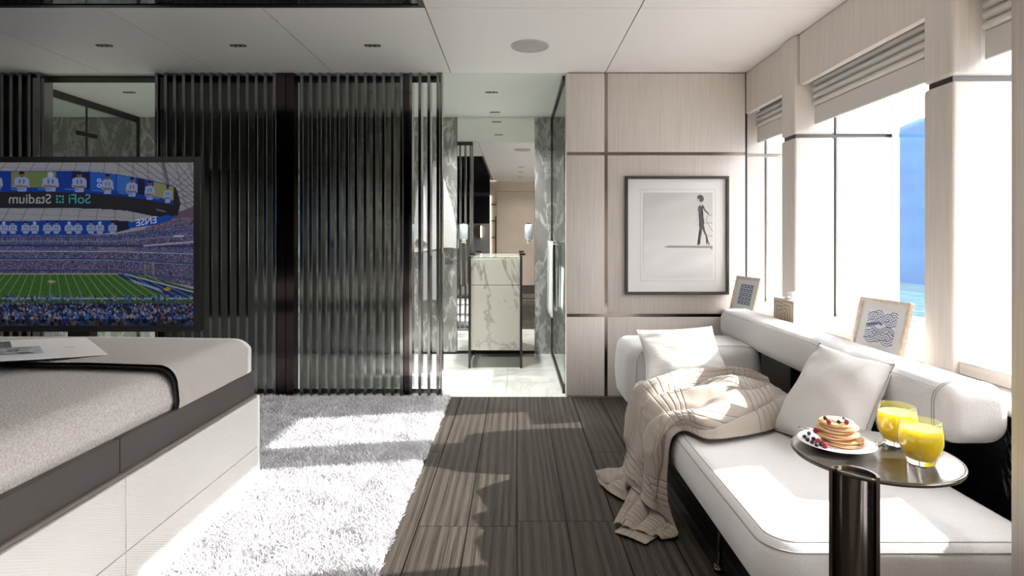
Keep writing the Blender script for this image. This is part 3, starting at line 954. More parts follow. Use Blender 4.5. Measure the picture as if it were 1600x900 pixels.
# hanging ring: blue screens, black fascia
def top(x): return 267 + max(0, (x - 100)) ** 2 * 0.00080 + max(0, -x) * 0.02
def bot(x): return 300.5 + max(0, (x - 90)) ** 2 * 0.00060
def fas(x): return 325.5 + max(0, (x - 110)) ** 2 * 0.00048
X = list(range(-160, 273, 6))
fill([(x, top(x)) for x in X] + [(276, 296), (282, 318), (270, 326)] + [(x, fas(x) ) for x in X[::-1]], (30, 31, 36))
fill([(x, top(x)) for x in X] + [(x, bot(x)) for x in X[::-1]], (16, 44, 120))
fill([(268, top(268)), (277, 298), (282, 318), (279, 332), (276, fas(276)), (271, 320)], (28, 29, 34))
fill([(200, fas(200) + 0), (281, 322), (272, 341), (240, 338)], (28, 29, 34))
for xa, xb, col in ((17, 42, (96, 98, 70)), (42, 88, (84, 100, 62)), (112, 140, (20, 24, 60)), (215, 226, (16, 20, 50)), (240, 271, (110, 112, 74)), (183, 212, (40, 84, 150)), (141, 181, (24, 70, 150))):
    fill([(xa, top(xa) + 1), (xb, top(xb) + 1), (xb, bot(xb) - 7), (xa, bot(xa) - 7)], col)
def player(x, y0, y1, s, skin=(90, 62, 52), helmet=False):
    h = y1 - y0
    fill([(x - 0.42 * s, y0 + 0.34 * h), (x - 0.2 * s, y0 + 0.27 * h), (x + 0.2 * s, y0 + 0.27 * h), (x + 0.42 * s, y0 + 0.36 * h), (x + 0.47 * s, y0 + 0.75 * h), (x + 0.3 * s, y0 + 0.8 * h), (x + 0.26 * s, y1), (x - 0.26 * s, y1), (x - 0.3 * s, y0 + 0.8 * h), (x - 0.48 * s, y0 + 0.75 * h)], (118, 128, 158))
    fill([(x - 0.48 * s, y0 + 0.66 * h), (x + 0.4 * s, y0 + 0.7 * h), (x + 0.3 * s, y0 + 0.8 * h), (x - 0.3 * s, y0 + 0.8 * h)], skin, 0.7)
    blob(x, y0 + 0.15 * h, 0.17 * s, 0.14 * h, (140, 142, 160) if helmet else skin)
    if not helmet: blob(x, y0 + 0.07 * h, 0.17 * s, 0.07 * h, (22, 18, 18))
    for q in (-0.12, 0.12): line((x + q * s, y0 + 0.42 * h), (x + q * s, y0 + 0.56 * h), 0.10 * s, (52, 66, 120), 0.8)
for x, s, hm in ((-120, 24, 0), (-70, 24, 1), (-5, 20, 0), (34, 26, 0), (79, 28, 1), (124, 25, 0), (168, 20, 0), (206, 20, 0), (234, 17, 0), (262, 14, 0)):
    player(x, top(x) + 1, bot(x) - 1, s, (96, 68, 56), bool(hm))
for x in range(-150, 250, 42):
    line((x, bot(x) - 5), (x + 20, bot(x + 20) - 5), 2.4, (60, 100, 170), 0.8)
for q in (282, 290):
    blob(155, q, 3.2, 3.4, (150, 160, 190)); blob(155, q, 1.5, 1.8, (24, 70, 150))
line((245, 327.5), (258, 330.5), 2.0, (110, 112, 120), .8)
# the ring's far side
fill([(-160, 346), (178, 344), (200, 348), (200, 358), (178, 364), (120, 367), (-160, 367)], (18, 50, 122))
fill([(176, 344), (205, 346), (203, 358), (178, 364)], (28, 28, 44))
fill([(200, 348), (262, 336), (274, 338), (266, 344), (250, 350), (202, 357)], (22, 56, 132))
for i, x in enumerate(range(-150, 175, 17)):
    player(x + 3 * (i % 2), 345.5, 365.5, 15, (100, 96, 110), i % 3 == 0)
C = np.clip(C, 0, 1)
SCR = attr_mat('tv_picture', 0.12, emit=0.66, spec=0.10)
SCR.node_tree.nodes['Principled BSDF'].inputs['Base Color'].default_value = (0, 0, 0, 1)
for lk in list(SCR.node_tree.links):
    if lk.to_socket.name == 'Base Color': SCR.node_tree.links.remove(lk)
SCR.node_tree.nodes['Principled BSDF'].inputs['Base Color'].default_value = (0.01, 0.01, 0.01, 1)
paint_quad('screen', C, tvp(-160, 254), tvp(303.5, 254), tvp(-160, 508.5), SCR, tv)

def text_mesh(name, body, size, mat_, parent, origin, ux, uz, mirror=True, bold=0.0, extrude=0.0004):
    """flat lettering; ux = reading direction in space, uz = up"""
    cu = bpy.data.curves.new(name, 'FONT'); cu.body = body; cu.size = size; cu.extrude = 0
    cu.offset = bold
    cu.align_x = 'CENTER'; cu.align_y = 'CENTER'
    to = bpy.data.objects.new(name, cu); COL.objects.link(to)
    dg = bpy.context.evaluated_depsgraph_get(); dg.update()
    me = bpy.data.meshes.new_from_object(to.evaluated_get(dg))
    bpy.data.objects.remove(to)
    ux, uz, o = Vector(ux).normalized(), Vector(uz).normalized(), Vector(origin)
    s = -1 if mirror else 1
    for v in me.vertices:
        v.co = o + ux * (v.co.x * s) + uz * v.co.y
    me.materials.clear()
    ob = link(name, me, mat_, parent)
    return ob
def emis(name, c, e):
    m, nt, b = new_mat(name); sset(b, base=(0.01, 0.01, 0.01), emit=c, estr=e, rough=0.4)
    return m
def sc(r, g, b): return tuple(float(v) for v in lin(np.array([r, g, b]) / 255))
L1 = emis('screen_letter_grey', sc(128, 130, 138), 0.72); L2 = emis('screen_letter_teal', sc(52, 122, 128), 0.72); L3 = emis('screen_letter_white', sc(150, 158, 188), 0.72)
ts = TY / FPX
text_mesh('screen_lettering', 'Stadium', 21 * ts, L1, tv, tvp(47, 311.5, 0.002), (1, 0, 0), (0, 0, 1), bold=0.0006)
text_mesh('screen_lettering', 'SoFi', 21 * ts, L2, tv, tvp(124.5, 311.5, 0.002), (1, 0, 0), (0, 0, 1), bold=0.0006)
bm = bmesh.new()
for i in range(3):
    for j in range(3):
        if (i, j) == (1, 1): continue
        x, y = 89.5 + i * 4.6, 306.6 + j * 4.6
        c = tvp(x, y + (i - 1) * 0.2, 0.002)
        bm_lathe(bm, [(0, 0), (1.9 * ts, 0)], (0, 0, 0), 6)
        vs = list(bm.verts)[-7:]
        for v in vs: v.co = Vector((c[0] + v.co.x, c[1], c[2] + v.co.y))
from_bm('screen_lettering', bm, L2, tv)
text_mesh('screen_lettering', 'ENSE', 15 * ts, L3, tv, tvp(229, 346.2, 0.002), (1, 0, 0.17), (-0.1, 0, 1), bold=0.0008)

# ================================================================== RUG
rug = thing('rug', 'thick white shag rug lying between the bed and the oak floor', 'rug', (-1.3, 2.2, 0))
RX0, RX1, RY0, RY1 = -3.2, -0.447, 0.6, 3.84
M['rug_back'] = plain('rug_backing', (0.55, 0.54, 0.55), 0.95, bump=1, bscale=150)
box('backing', RX0, RX1, RY0, RY1, 0.001, 0.012, M['rug_back'], rug)
M['pile'] = plain('white_pile', (0.64, 0.635, 0.66), 0.8, sheen=0.2)
def pile(n, ax0, ax1, ay0, ay1, hmin, hmax):
    bx = rng.uniform(ax0, ax1, n); by = rng.uniform(ay0, ay1, n)
    cl = np.array([mnoise.noise(Vector((a * 9, b * 9, 0))) for a, b in zip(bx[::8], by[::8])])
    cl = np.repeat(cl, 8)[:n]
    cx = np.sin(bx * 23 + 4 * np.sin(by * 11)) + np.sin(by * 31 + bx * 9); cy = np.cos(by * 19 + 5 * np.sin(bx * 13)) + np.cos(bx * 27)
    ang = rng.uniform(0, 2 * PI, n)
    h = rng.uniform(hmin, hmax, n)
    ln = rng.uniform(0.25, 0.9, n) * h
    dx = np.cos(ang) * ln * 0.8 + cx * 0.006; dy = np.sin(ang) * ln * 0.8 + cy * 0.006 
    w = rng.uniform(0.0011, 0.0024, n)
    wa = rng.uniform(0, PI, n)
    wx, wy = np.cos(wa) * w, np.sin(wa) * w
    V = np.zeros((n, 5, 3), np.float32)
    V[:, 0] = np.stack([bx - wx, by - wy, np.full(n, .008)], 1)
    V[:, 1] = np.stack([bx + wx, by + wy, np.full(n, .008)], 1)
    V[:, 2] = np.stack([bx + dx * .4 - wx, by + dy * .4 - wy, h * .68], 1)
    V[:, 3] = np.stack([bx + dx * .4 + wx, by + dy * .4 + wy, h * .68], 1)
    V[:, 4] = np.stack([bx + dx, by + dy, h * 0.95], 1)
    b5 = np.arange(n) * 5
    T = np.concatenate([np.stack([b5, b5 + 1, b5 + 3], 1), np.stack([b5, b5 + 3, b5 + 2], 1), np.stack([b5 + 2, b5 + 3, b5 + 4], 1)])
    return V.reshape(-1, 3), T
parts = []; tot = 0
Vs, Ts = [], []
for (n, a, b, c, d, e, f) in ((95000, -1.80, RX1 + 0.004, 2.5, RY1, 0.022, 0.040), (52000, -1.22, RX1 + 0.004, 1.55, 2.5, 0.022, 0.040), (4500, RX1 - 0.02, RX1 + 0.012, 0.6, RY1, 0.012, 0.030)):
    V, T = pile(n, a, b, c, d, e, f)
    Vs.append(V); Ts.append(T + tot); tot += len(V)
me = quad_mesh('pile', np.concatenate(Vs), np.concatenate(Ts))
po = link('pile', me, M['pile'], rug)
po['kind'] = 'stuff'
# ================================================================== BLINDS
M['blind'] = fabric('grey_blind_fabric', (0.60, 0.58, 0.545), (0.70, 0.68, 0.645), 500, 0.15)
def blind(label, y0, y1, zb, nf, group='pleated window blinds'):
    t = thing('window_blind', label, 'blind', (1.66, (y0 + y1) / 2, 2.13), group)
    zt = 2.136
    drop = 0.098                       # flat hem panel at the bottom
    box('hem_panel', 1.640, 1.652, y0, y1, zb, zb + drop, M['blind'], t, bevel=0.002, seg=1)
    zz = zb + drop + 0.002
    pitch = 0.037
    k = 0
    while zz + pitch < zt + 0.01 and k < nf:
        pts = []
        for i in range(9):
            a = -PI / 2 + PI * i / 8
            pts.append((1.655 - 0.024 * math.cos(a), y0, zz + pitch * 0.5 + pitch * 0.5 * math.sin(a)))
        pts += [(1.690, y0, zz + pitch), (1.690, y0, zz)]
        poly_prism('fold', pts, (0, y1 - y0, 0), M['blind'], t)
        zz += pitch; k += 1
    box('backing_cloth', 1.660, 1.664, y0, y1, zb + 0.02, zt, M['blind'], t)
    box('head_rail', 1.64, 1.70, y0, y1, zt - 0.03, zt + 0.002, M['blind'], t)
    return t
blind('folded fabric blind with one fold in the window nearest the wood wall', 3.352, YB + 0.012, 1.722, 3)
blind('pale pleated fabric blind in the middle window above the wave picture', 2.190, 3.166, 1.700, 12)
blind('fabric blind at the top right corner beside the foreground post', 0.83, 2.016, 1.70, 12)
blind('fabric blind in the window behind the foreground post', YR + 0.01, 0.650, 1.70, 12)

# ================================================================== OUTSIDE: sea and a hazy blue hill
sea_m, nt, b = new_mat('sea_water')
sset(b, base=(0.03, 0.30, 0.50), rough=0.9, spec=0.0)
n_, l_ = nt.nodes, nt.links
t_ = n_.new('ShaderNodeTexCoord'); mp_ = n_.new('ShaderNodeMapping'); mp_.inputs['Scale'].default_value = (0.35, 0.9, 1)
no_ = n_.new('ShaderNodeTexNoise'); no_.inputs['Scale'].default_value = 1.2; no_.inputs['Detail'].default_value = 8
l_.new(t_.outputs['Object'], mp_.inputs[0]); l_.new(mp_.outputs[0], no_.inputs['Vector'])
cr_ = n_.new('ShaderNodeValToRGB'); cr_.color_ramp.elements[0].position = 0.35; cr_.color_ramp.elements[1].position = 0.68
cr_.color_ramp.elements[0].color = (0.016, 0.045, 0.066, 1); cr_.color_ramp.elements[1].color = (0.048, 0.078, 0.090, 1)
l_.new(no_.outputs['Fac'], cr_.inputs[0]); l_.new(cr_.outputs[0], b.inputs['Base Color'])
bp_ = n_.new('ShaderNodeBump'); bp_.inputs['Strength'].default_value = 1.0; bp_.inputs['Distance'].default_value = 0.25
l_.new(no_.outputs['Fac'], bp_.inputs['Height']); l_.new(bp_.outputs[0], b.inputs['Normal'])
SZ = -6.0
gx = np.concatenate([np.linspace(2.6, 40, 30), np.linspace(44, 260, 30)]); gy = np.linspace(-160, 260, 70)
sea = grid_mesh('sea', [[(x, y, SZ + 0.12 * math.sin(x * 0.7 + y * 0.3) + 0.08 * mnoise.noise(Vector((x * .3, y * .3, 0)))) for y in gy] for x in gx], sea_m)
tag(sea, 'bright blue sea seen through the windows', 'sea', kind='stuff')
hill_m, nt, b = new_mat('hazy_blue_hill')  # distance haze is mixed into the hill's base colours
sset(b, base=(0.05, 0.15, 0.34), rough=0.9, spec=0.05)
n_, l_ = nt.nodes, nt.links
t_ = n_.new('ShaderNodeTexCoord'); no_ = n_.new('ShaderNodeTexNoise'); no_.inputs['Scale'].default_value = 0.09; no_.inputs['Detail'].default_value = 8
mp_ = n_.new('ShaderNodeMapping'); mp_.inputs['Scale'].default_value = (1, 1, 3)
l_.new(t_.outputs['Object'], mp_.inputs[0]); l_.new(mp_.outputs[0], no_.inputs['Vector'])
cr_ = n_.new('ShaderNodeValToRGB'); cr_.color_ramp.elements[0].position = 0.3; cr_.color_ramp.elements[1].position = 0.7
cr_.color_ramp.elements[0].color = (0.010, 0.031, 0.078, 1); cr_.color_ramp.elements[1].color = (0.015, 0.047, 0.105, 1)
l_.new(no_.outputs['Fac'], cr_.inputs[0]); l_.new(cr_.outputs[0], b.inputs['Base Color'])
HP = []
for i in range(60):
    s = -150 + i * 7.5
    row = []
    for j in range(26):
        t = j / 25
        # ridge runs parallel to the ship's side, steep shore at x = 55
        x = 62 + t * 60 + 4 * mnoise.noise(Vector((s * .02, t * 2, 3)))
        hgt = 31 + 4 * math.sin((s - 60) * 0.03) + 9 * mnoise.noise(Vector((s * .03, 5, 1)))
        z = SZ - 0.5 + hgt * math.sin(min(1, t * 1.25) * PI / 2) + 2.0 * t * mnoise.noise(Vector((s * .12, t * 7, 2)))
        row.append((x, s, z))
    HP.append(row)
hill = grid_mesh('hill', HP, hill_m)
tag(hill, 'hazy blue hillside rising from the sea beyond the middle window', 'hill')

# ================================================================== PICTURES
def frame4(o, u, v, n, w, h, t, d, m, parent, name='frame_rail', z0=0):
    """mitred-look frame of four rails; o = centre, u right, v up, n towards viewer"""
    o, u, v, n = [Vector(q) for q in (o, u, v, n)]
    def rail(cu, cv, hu, hv):
        bm = bmesh.new(); bm_box(bm, -hu, hu, -hv, hv, 0, d, min(t, d) * 0.12, 1)
        for q in bm.verts: q.co = o + u * (cu + q.co.x) + v * (cv + q.co.y) + n * (q.co.z + z0)
        from_bm(name, bm, m, parent)
    rail(0, h / 2 - t / 2, w / 2, t / 2); rail(0, -h / 2 + t / 2, w / 2, t / 2)
    rail(-w / 2 + t / 2, 0, t / 2, h / 2 - t); rail(w / 2 - t / 2, 0, t / 2, h / 2 - t)
def slab_uv(name, o, u, v, n, w, h, z0, z1, m, parent):
    o, u, v, n = [Vector(q) for q in (o, u, v, n)]
    bm = bmesh.new(); bm_box(bm, -w / 2, w / 2, -h / 2, h / 2, z0, z1)
    for q in bm.verts: q.co = o + u * q.co.x + v * q.co.y + n * q.co.z
    return from_bm(name, bm, m, parent)

pic = thing('framed_picture', 'large black-and-white framed photograph of a woman on a diving board', 'picture', (1.093, YB - 0.001, 0.69))
PFy = YB - 0.001
A = px(977, 460.5, PFy - 0.03); B = px(1139.5, 275, PFy - 0.03)
cx_, cz_ = (A.x + B.x) / 2, (A.z + B.z) / 2
pw, ph = B.x - A.x, B.z - A.z
M['pic_frame'] = plain('dark_grey_frame', (0.045, 0.044, 0.043), 0.28)
M['mat'] = plain('white_mat_board', (0.78, 0.78, 0.785), 0.7, bump=0.05)
frame4((cx_, PFy, cz_), (1, 0, 0), (0, 0, 1), (0, -1, 0), pw, ph, 0.019, 0.032, M['pic_frame'], pic)
slab_uv('mat_board', (cx_, PFy, cz_), (1, 0, 0), (0, 0, 1), (0, -1, 0), pw - 0.03, ph - 0.03, 0.001, 0.012, M['mat'], pic)
PD = PFy - 0.0135
def cp(x, y, d=0.0):     # crop pixel of the picture close-up -> wall
    q = px(960 + x * 200 / 818, 260 + y * 220 / 900, PD); return Vector((q.x, PD - d, q.z))
C, GX, GY, inside, fill, line, blob = raster(110, 140, 185, 168, 627, 712)
tg = (GY - 168) / 544
base = 0.80 + 0.10 * np.clip(tg * 1.3, 0, 1)
for i in range(60):
    base += 0.006 * np.sin(GX * r_.uniform(0.004, 0.03) + GY * r_.uniform(0.01, 0.06) + i) / (1 + i * 0.15) * (i < 20)
C[:] = base[..., None]
PR = attr_mat('photo_print', 0.35, spec=0.3)
C *= 0.97
paint_quad('print', C, cp(185, 168, .0002), cp(627, 168, .0002), cp(185, 712, .0002), PR, pic)
M['ink'] = plain('print_dark_grey', (0.085, 0.085, 0.087), 0.5)
M['ink2'] = plain('print_mid_grey', (0.30, 0.30, 0.31), 0.5)
M['ink3'] = plain('print_pale_grey', (0.52, 0.52, 0.53), 0.5)
def flatpoly(name, polys, f, m, parent):
    bm = bmesh.new()
    for pts in polys:
        vs = [bm.verts.new(f(*p)) for p in pts]
        bm.faces.new(vs)
    bmesh.ops.triangulate(bm, faces=bm.faces)
    return from_bm(name, bm, m, parent)
def strip(p, w):
    """polyline -> list of quads of width w"""
    out = []
    for (xa, ya), (xb, yb) in zip(p, p[1:]):
        d = math.hypot(xb - xa, yb - ya) or 1
        nx, ny = -(yb - ya) / d * w / 2, (xb - xa) / d * w / 2
        out.append([(xa + nx, ya + ny), (xb + nx, yb + ny), (xb - nx, yb - ny), (xa - nx, ya - ny)])
    return out
fP = lambda x, y: cp(x, y, 0.0008)
fP2 = lambda x, y: cp(x, y, 0.0012)
flatpoly('figure', [[(528, 195), (537, 184), (552, 181), (566, 190), (572, 205), (568, 222), (556, 229), (544, 226), (541, 208), (530, 206)],
    [(535, 258), (548, 248), (563, 256), (560, 275), (556, 295), (566, 320), (574, 345), (573, 372), (562, 394), (545, 394), (539, 370), (545, 345), (546, 320), (538, 290), (530, 272)],
    [(560, 238), (572, 255), (580, 275), (606, 303), (601, 309), (575, 284), (562, 262)],
    [(544, 391), (561, 391), (557, 430), (551, 460), (549, 490), (546, 500), (529, 504), (532, 495), (540, 486), (540, 455), (545, 430)],
    [(557, 388), (573, 378), (579, 410), (591, 440), (600, 475), (610, 503), (602, 502), (596, 482), (592, 500), (588, 500), (590, 470), (584, 448), (567, 415)]], fP, M['ink'], pic)
flatpoly('figure_highlight', [[(526, 206), (541, 208), (545, 228), (532, 229), (523, 214)], [(545, 227), (560, 228), (562, 246), (538, 252), (540, 240)]] +
    strip([(533, 256), (530, 290), (532, 320), (528, 343), (520, 362), (526, 385)], 5), fP2, M['ink3'], pic)
flatpoly('diving_board', [[(315, 515), (345, 506), (627, 508), (627, 522), (345, 520)], [(612, 521), (627, 521), (625, 536)]], fP, M['ink2'], pic)
flatpoly('hand_rail', strip([(627, 312), (605, 312), (592, 321), (587, 340), (598, 368), (612, 392), (627, 416)], 4) + strip([(572, 362), (627, 362)], 4) + strip([(588, 444), (627, 444)], 4), fP, M['ink2'], pic)
flatpoly('mat_line', strip([(165, 147), (645, 147), (645, 733), (165, 733), (165, 147)], 2.5), lambda x, y: cp(x, y, -0.001), M['ink3'], pic)

# small frames on the ledge
M['frame_wood'] = wood('pale_frame_wood', (0.62, 0.52, 0.42), (0.80, 0.72, 0.62), (60, 60, 60), bump=0.02, rough=0.5)
M['blue'] = plain('blue_ink', (0.035, 0.10, 0.26), 0.6)
M['blue2'] = plain('pale_blue_ink', (0.20, 0.32, 0.52), 0.6)
WAVE_MAT = attr_mat('wave_print', 0.6, spec=0.2)
def small_frame(label, p0, p1, h, lean, art):
    """p0, p1: floor-plan end points (left, right); leans back by lean metres"""
    p0, p1 = Vector((*p0, LEDGE)), Vector((*p1, LEDGE))
    u = (p1 - p0); w = u.length; u.normalize()
    nb = Vector((0, 0, 1)).cross(u)          # away from viewer (horizontal)
    if nb.x < 0: nb = -nb
    v = (Vector((0, 0, 1)) * math.sqrt(h * h - lean * lean) + nb * lean).normalized()
    n = u.cross(v); 
    if n.x > 0: n = -n
    t = thing('picture_frame', label, 'picture frame', (p0 + p1) / 2)
    o = (p0 + p1) / 2 + v * (h / 2) + Vector((0, 0, 0.001))
    frame4(o, u, v, n, w, h, 0.017, 0.020, M['frame_wood'], t)
    slab_uv('mat_board', o, u, v, n, w - 0.02, h - 0.02, 0.002, 0.010, M['mat'], t)
    f = lambda a, b, d=0.0108: o + u * (a * (w / 2 - 0.017)) + v * (b * (h / 2 - 0.017)) + n * d
    art(f, t)
    # strut behind
    tube('strut', [o + v * h * 0.1 - n * 0.001, (p0 + p1) / 2 + nb * 0.055 + Vector((0, 0, 0.002))] if lean < 0.03 else [o - n * 0.001, o - n * 0.004 - v * h * 0.3], 0.003, M['frame_wood'], t)
    return t
def art_waves(f, t):
    C, GX, GY, inside, fill, line, blob = raster(110, 120, 0, 0, 110, 120)
    C[:] = 0.93
    ink = np.array([22, 50, 104]) / 255; mid_ = np.array([66, 100, 158]) / 255
    def strand(y0, A, k, ph, hw, tilt=0.0, xa=0, xb=110):
        yc = y0 + A * np.sin(GX * k + ph) + tilt * GX
        sl = np.sqrt(1 + (A * k * np.cos(GX * k + ph)) ** 2)
        d = (GY - yc) / sl
        mk = (np.abs(d) < hw) & (GX >= xa) & (GX <= xb)
        C[mk] = np.array([236, 238, 244]) / 255
        for q in np.linspace(-hw + .9, hw - .9, 3):
            m2 = mk & (np.abs(d - q) < 1.25)
            C[m2] = ink if abs(q) > 1 else mid_
    for seg in range(4):
        xa, xb = seg * 28 - 2, seg * 28 + 27
        order = ((18, 10, 0.112, 0.2), (27, 11, 0.112, 2.3), (36, 8, 0.112, 4.4)) if seg % 2 else ((36, 8, 0.112, 4.4), (18, 10, 0.112, 0.2), (27, 11, 0.112, 2.3))
        for y0, A, k, ph in order: strand(y0, A, k, ph, 8, 0.02, xa, xb)
        order = ((82, 9, 0.10, 1.2), (90, 10, 0.10, 3.3), (98, 8, 0.10, 5.4)) if seg % 2 else ((98, 8, 0.10, 5.4), (90, 10, 0.10, 3.3), (82, 9, 0.10, 1.2))
        for y0, A, k, ph in order: strand(y0, A, k, ph, 8.5, 0.03, xa, xb)
    strand(62, 7, 0.09, 3.4, 6.5, 0.05)
    strand(50, 6, 0.085, 1.0, 4, 0.0, 0, 60)
    S_ = 0.66
    paint_quad('wave_print', C, f(-S_, .72, .0106), f(S_, .72, .0106), f(-S_, -.72, .0106), WAVE_MAT, t)
def art_tiles(f, t):
    polys, dots = [], []
    nx, ny = 4, 5
    for i in range(nx):
        for j in range(ny):
            cx = -0.62 + 1.24 * (i + .5) / nx; cy = -0.68 + 1.36 * (j + .5) / ny
            w, h = 1.24 / nx / 2, 1.36 / ny / 2
            # four leaf petals around each tile
            for (ax, ay, bx, by) in ((-1, -1, 1, 1), (-1, 1, 1, -1)):
                L = []
                for s in (1, -1):
                    rng_ = range(7) if s == 1 else range(6, -1, -1)
                    for q in rng_:
                        tt = q / 6
                        X_2 = ax + (bx - ax) * tt; Y_2 = ay + (by - ay) * tt
                        o_ = 0.30 * math.sin(PI * tt) * s
                        L.append((cx + (X_2 + o_ * (-(by - ay) / 2)) * w, cy + (Y_2 + o_ * ((bx - ax) / 2)) * h))
                del L[7]; del L[-1]
                polys.append(L)
            dots.append([(cx - w * .34, cy), (cx, cy - h * .34), (cx + w * .34, cy), (cx, cy + h * .34)])
    flatpoly('tile_print', polys, lambda a, b: f(a, b, 0.0110), M['blue'], t)
    flatpoly('tile_print', dots, lambda a, b: f(a, b, 0.0113), M['mat'], t)
small_frame('small wooden frame holding a blue wave print, in front of the middle window', (1.432, 2.45), (1.475, 2.195), 0.232, 0.055, art_waves)
small_frame('small wooden frame with a blue and white leaf tile pattern, nearest the wood wall', (1.435, 3.83), (1.475, 3.555), 0.232, 0.055, art_tiles)

# tissue box cover
tb = thing('tissue_box', 'cream tissue box cover with a gold square-spiral front behind the bolster', 'tissue box', (1.455, 3.0, LEDGE))
M['cream_lacquer'] = plain('cream_lacquer', (0.80, 0.77, 0.73), 0.25)
M['gold_inlay'] = plain('gold_inlay', (0.36, 0.27, 0.15), 0.4)
M['cream2'] = plain('beige_inlay', (0.62, 0.53, 0.40), 0.35)
bz = 0.757
box('box_body', 1.402, 1.495, 2.905, 3.135, LEDGE + 0.0005, bz, M['cream_lacquer'], tb, bevel=0.003, seg=1)
fq = lambda y, z, d=0.0006: Vector((1.402 - d, 3.135 - y * 0.230, LEDGE + z * (bz - LEDGE)))
def nest(sgn):
    out = []
    for k in range(4):
        e = k * 0.12
        out += strip([(0.5 + sgn * 0.01, 0.93 - e - (0.06 if sgn < 0 else 0)), (0.5 + sgn * (0.44 - e), 0.93 - e - (0.06 if sgn < 0 else 0)), (0.5 + sgn * (0.44 - e), 0.02)], 0.045)
    return out
flatpoly('inlay', nest(1) + nest(-1), fq, M['gold_inlay'], tb)
flatpoly('inlay', [[(0.04, 0.06), (0.96, 0.06), (0.96, 0.99), (0.04, 0.99)]], lambda a, b_: fq(a, b_, 0.0003), M['cream2'], tb)
lathe('opening_collar', [(0.035, 0), (0.043, 0.0), (0.040, 0.010), (0.031, 0.012), (0.03, 0.002)], (1.45, 3.01, bz), M['cream_lacquer'], tb, 24)
M['tissue'] = plain('white_tissue', (0.85, 0.85, 0.86), 0.9)
TP = []
for i in range(10):
    t = i / 9
    row = []
    for j in range(13):
        a = 2 * PI * j / 12
        r = 0.014 + 0.030 * t + 0.007 * math.sin(3 * a + 2) * t
        row.append((1.45 + r * math.cos(a) * 0.6, 3.01 + r * math.sin(a), bz + 0.004 + 0.030 * t ** 0.8 + 0.008 * t * math.sin(2 * a + 1)))
    TP.append(row)
grid_mesh('tissue', TP, M['tissue'], tb)

# ================================================================== SIDE TABLE with breakfast
TZ = 0.609
TC = (0.781, 1.258)
tab = thing('side_table', 'round dark metal side table on a curved leg over the sofa end', 'table', (0.70, 1.16, 0))
lathe('table_top', [(0, -0.006), (0.155, -0.006), (0.1625, -0.003), (0.164, 0.001), (0.163, 0.004), (0.160, 0.0055), (0.157, 0.0045), (0, 0.0040)], (*TC, TZ - 0.006), M['table_metal'], tab, 72)
TT = TZ - 0.0018
mid = Vector((0.663, 1.1295)); ch = Vector((0.82, -0.57)).normalized(); nm = Vector((0.57, 0.82)).normalized()
outer, inner = [], []
for i in range(25):
    a = PI * i / 24
    outer.append(mid - ch * 0.0435 * math.cos(a) + nm * 0.040 * math.sin(a))
    inner.append(mid - ch * 0.0375 * math.cos(a) + nm * 0.034 * math.sin(a))
bm = bmesh.new()
secs = []
for z in (0.012, 0.3, TZ + 0.004, TZ + 0.007):
    k = 0.0 if z < TZ + 0.005 else 0.0012
    secs.append([bm.verts.new((p.x, p.y, z)) for p in outer] + [bm.verts.new((p.x, p.y, z)) for p in inner[::-1]])
for A_, B_ in zip(secs, secs[1:]):
    for i in range(len(A_)): bm.faces.new((A_[i], A_[(i + 1) % len(A_)], B_[(i + 1) % len(A_)], B_[i]))
for R_ in (secs[0], secs[-1]):
    for i in range(24):
        bm.faces.new((R_[i], R_[i + 1], R_[-2 - i], R_[-1 - i]))
from_bm('leg', bm, M['gun'], tab, auto=math.radians(35))
M['gun_floor'] = M['gun']
soft_block('base_plate', 0.60, 0.86, 1.06, 1.31, 0.0, 0.012, 0.06, 0.003, 0.001, M['gun'], tab)

# plate
pc = (0.722, 1.297)
M['china'] = plain('white_china', (0.84, 0.84, 0.84), 0.12)
plt = thing('plate', 'white china plate on the dark round table', 'plate', (*pc, TT))
lathe('plate_body', [(0, 0.004), (0.040, 0.004), (0.048, 0.0055), (0.078, 0.0115), (0.0795, 0.0125), (0.078, 0.0135), (0.047, 0.0078), (0.041, 0.0065), (0, 0.0065)], (*pc, TT), M['china'], plt, 56)
lathe('foot_ring', [(0.030, 0.0), (0.034, 0.0), (0.035, 0.0042), (0.029, 0.0042)], (*pc, TT), M['china'], plt, 40)
# pancakes, each a thing
pk_m, nt, b = new_mat('pancake'); n_, l_ = nt.nodes, nt.links
t_ = n_.new('ShaderNodeTexCoord'); s_ = n_.new('ShaderNodeSeparateXYZ'); no_ = n_.new('ShaderNodeTexNoise'); no_.inputs['Scale'].default_value = 45
l_.new(t_.outputs['Object'], no_.inputs['Vector'])
geo = n_.new('ShaderNodeNewGeometry'); s2 = n_.new('ShaderNodeSeparateXYZ'); l_.new(geo.outputs['Normal'], s2.inputs[0])
ab = n_.new('ShaderNodeMath'); ab.operation = 'ABSOLUTE'; l_.new(s2.outputs['Z'], ab.inputs[0])
ad = n_.new('ShaderNodeMath'); ad.operation = 'MULTIPLY_ADD'; l_.new(no_.outputs['Fac'], ad.inputs[0]); ad.inputs[1].default_value = 0.35; l_.new(ab.outputs[0], ad.inputs[2])
cr_ = n_.new('ShaderNodeValToRGB'); l_.new(ad.outputs[0], cr_.inputs[0])
cr_.color_ramp.elements[0].position = 0.42; cr_.color_ramp.elements[0].color = (0.80, 0.62, 0.42, 1)
e_ = cr_.color_ramp.elements.new(0.66); e_.color = (0.36, 0.15, 0.05, 1)
cr_.color_ramp.elements[2].position = 1.12; cr_.color_ramp.elements[2].color = (0.68, 0.38, 0.15, 1)
l_.new(cr_.outputs[0], b.inputs['Base Color']); sset(b, rough=0.6)
M['pancake'] = pk_m
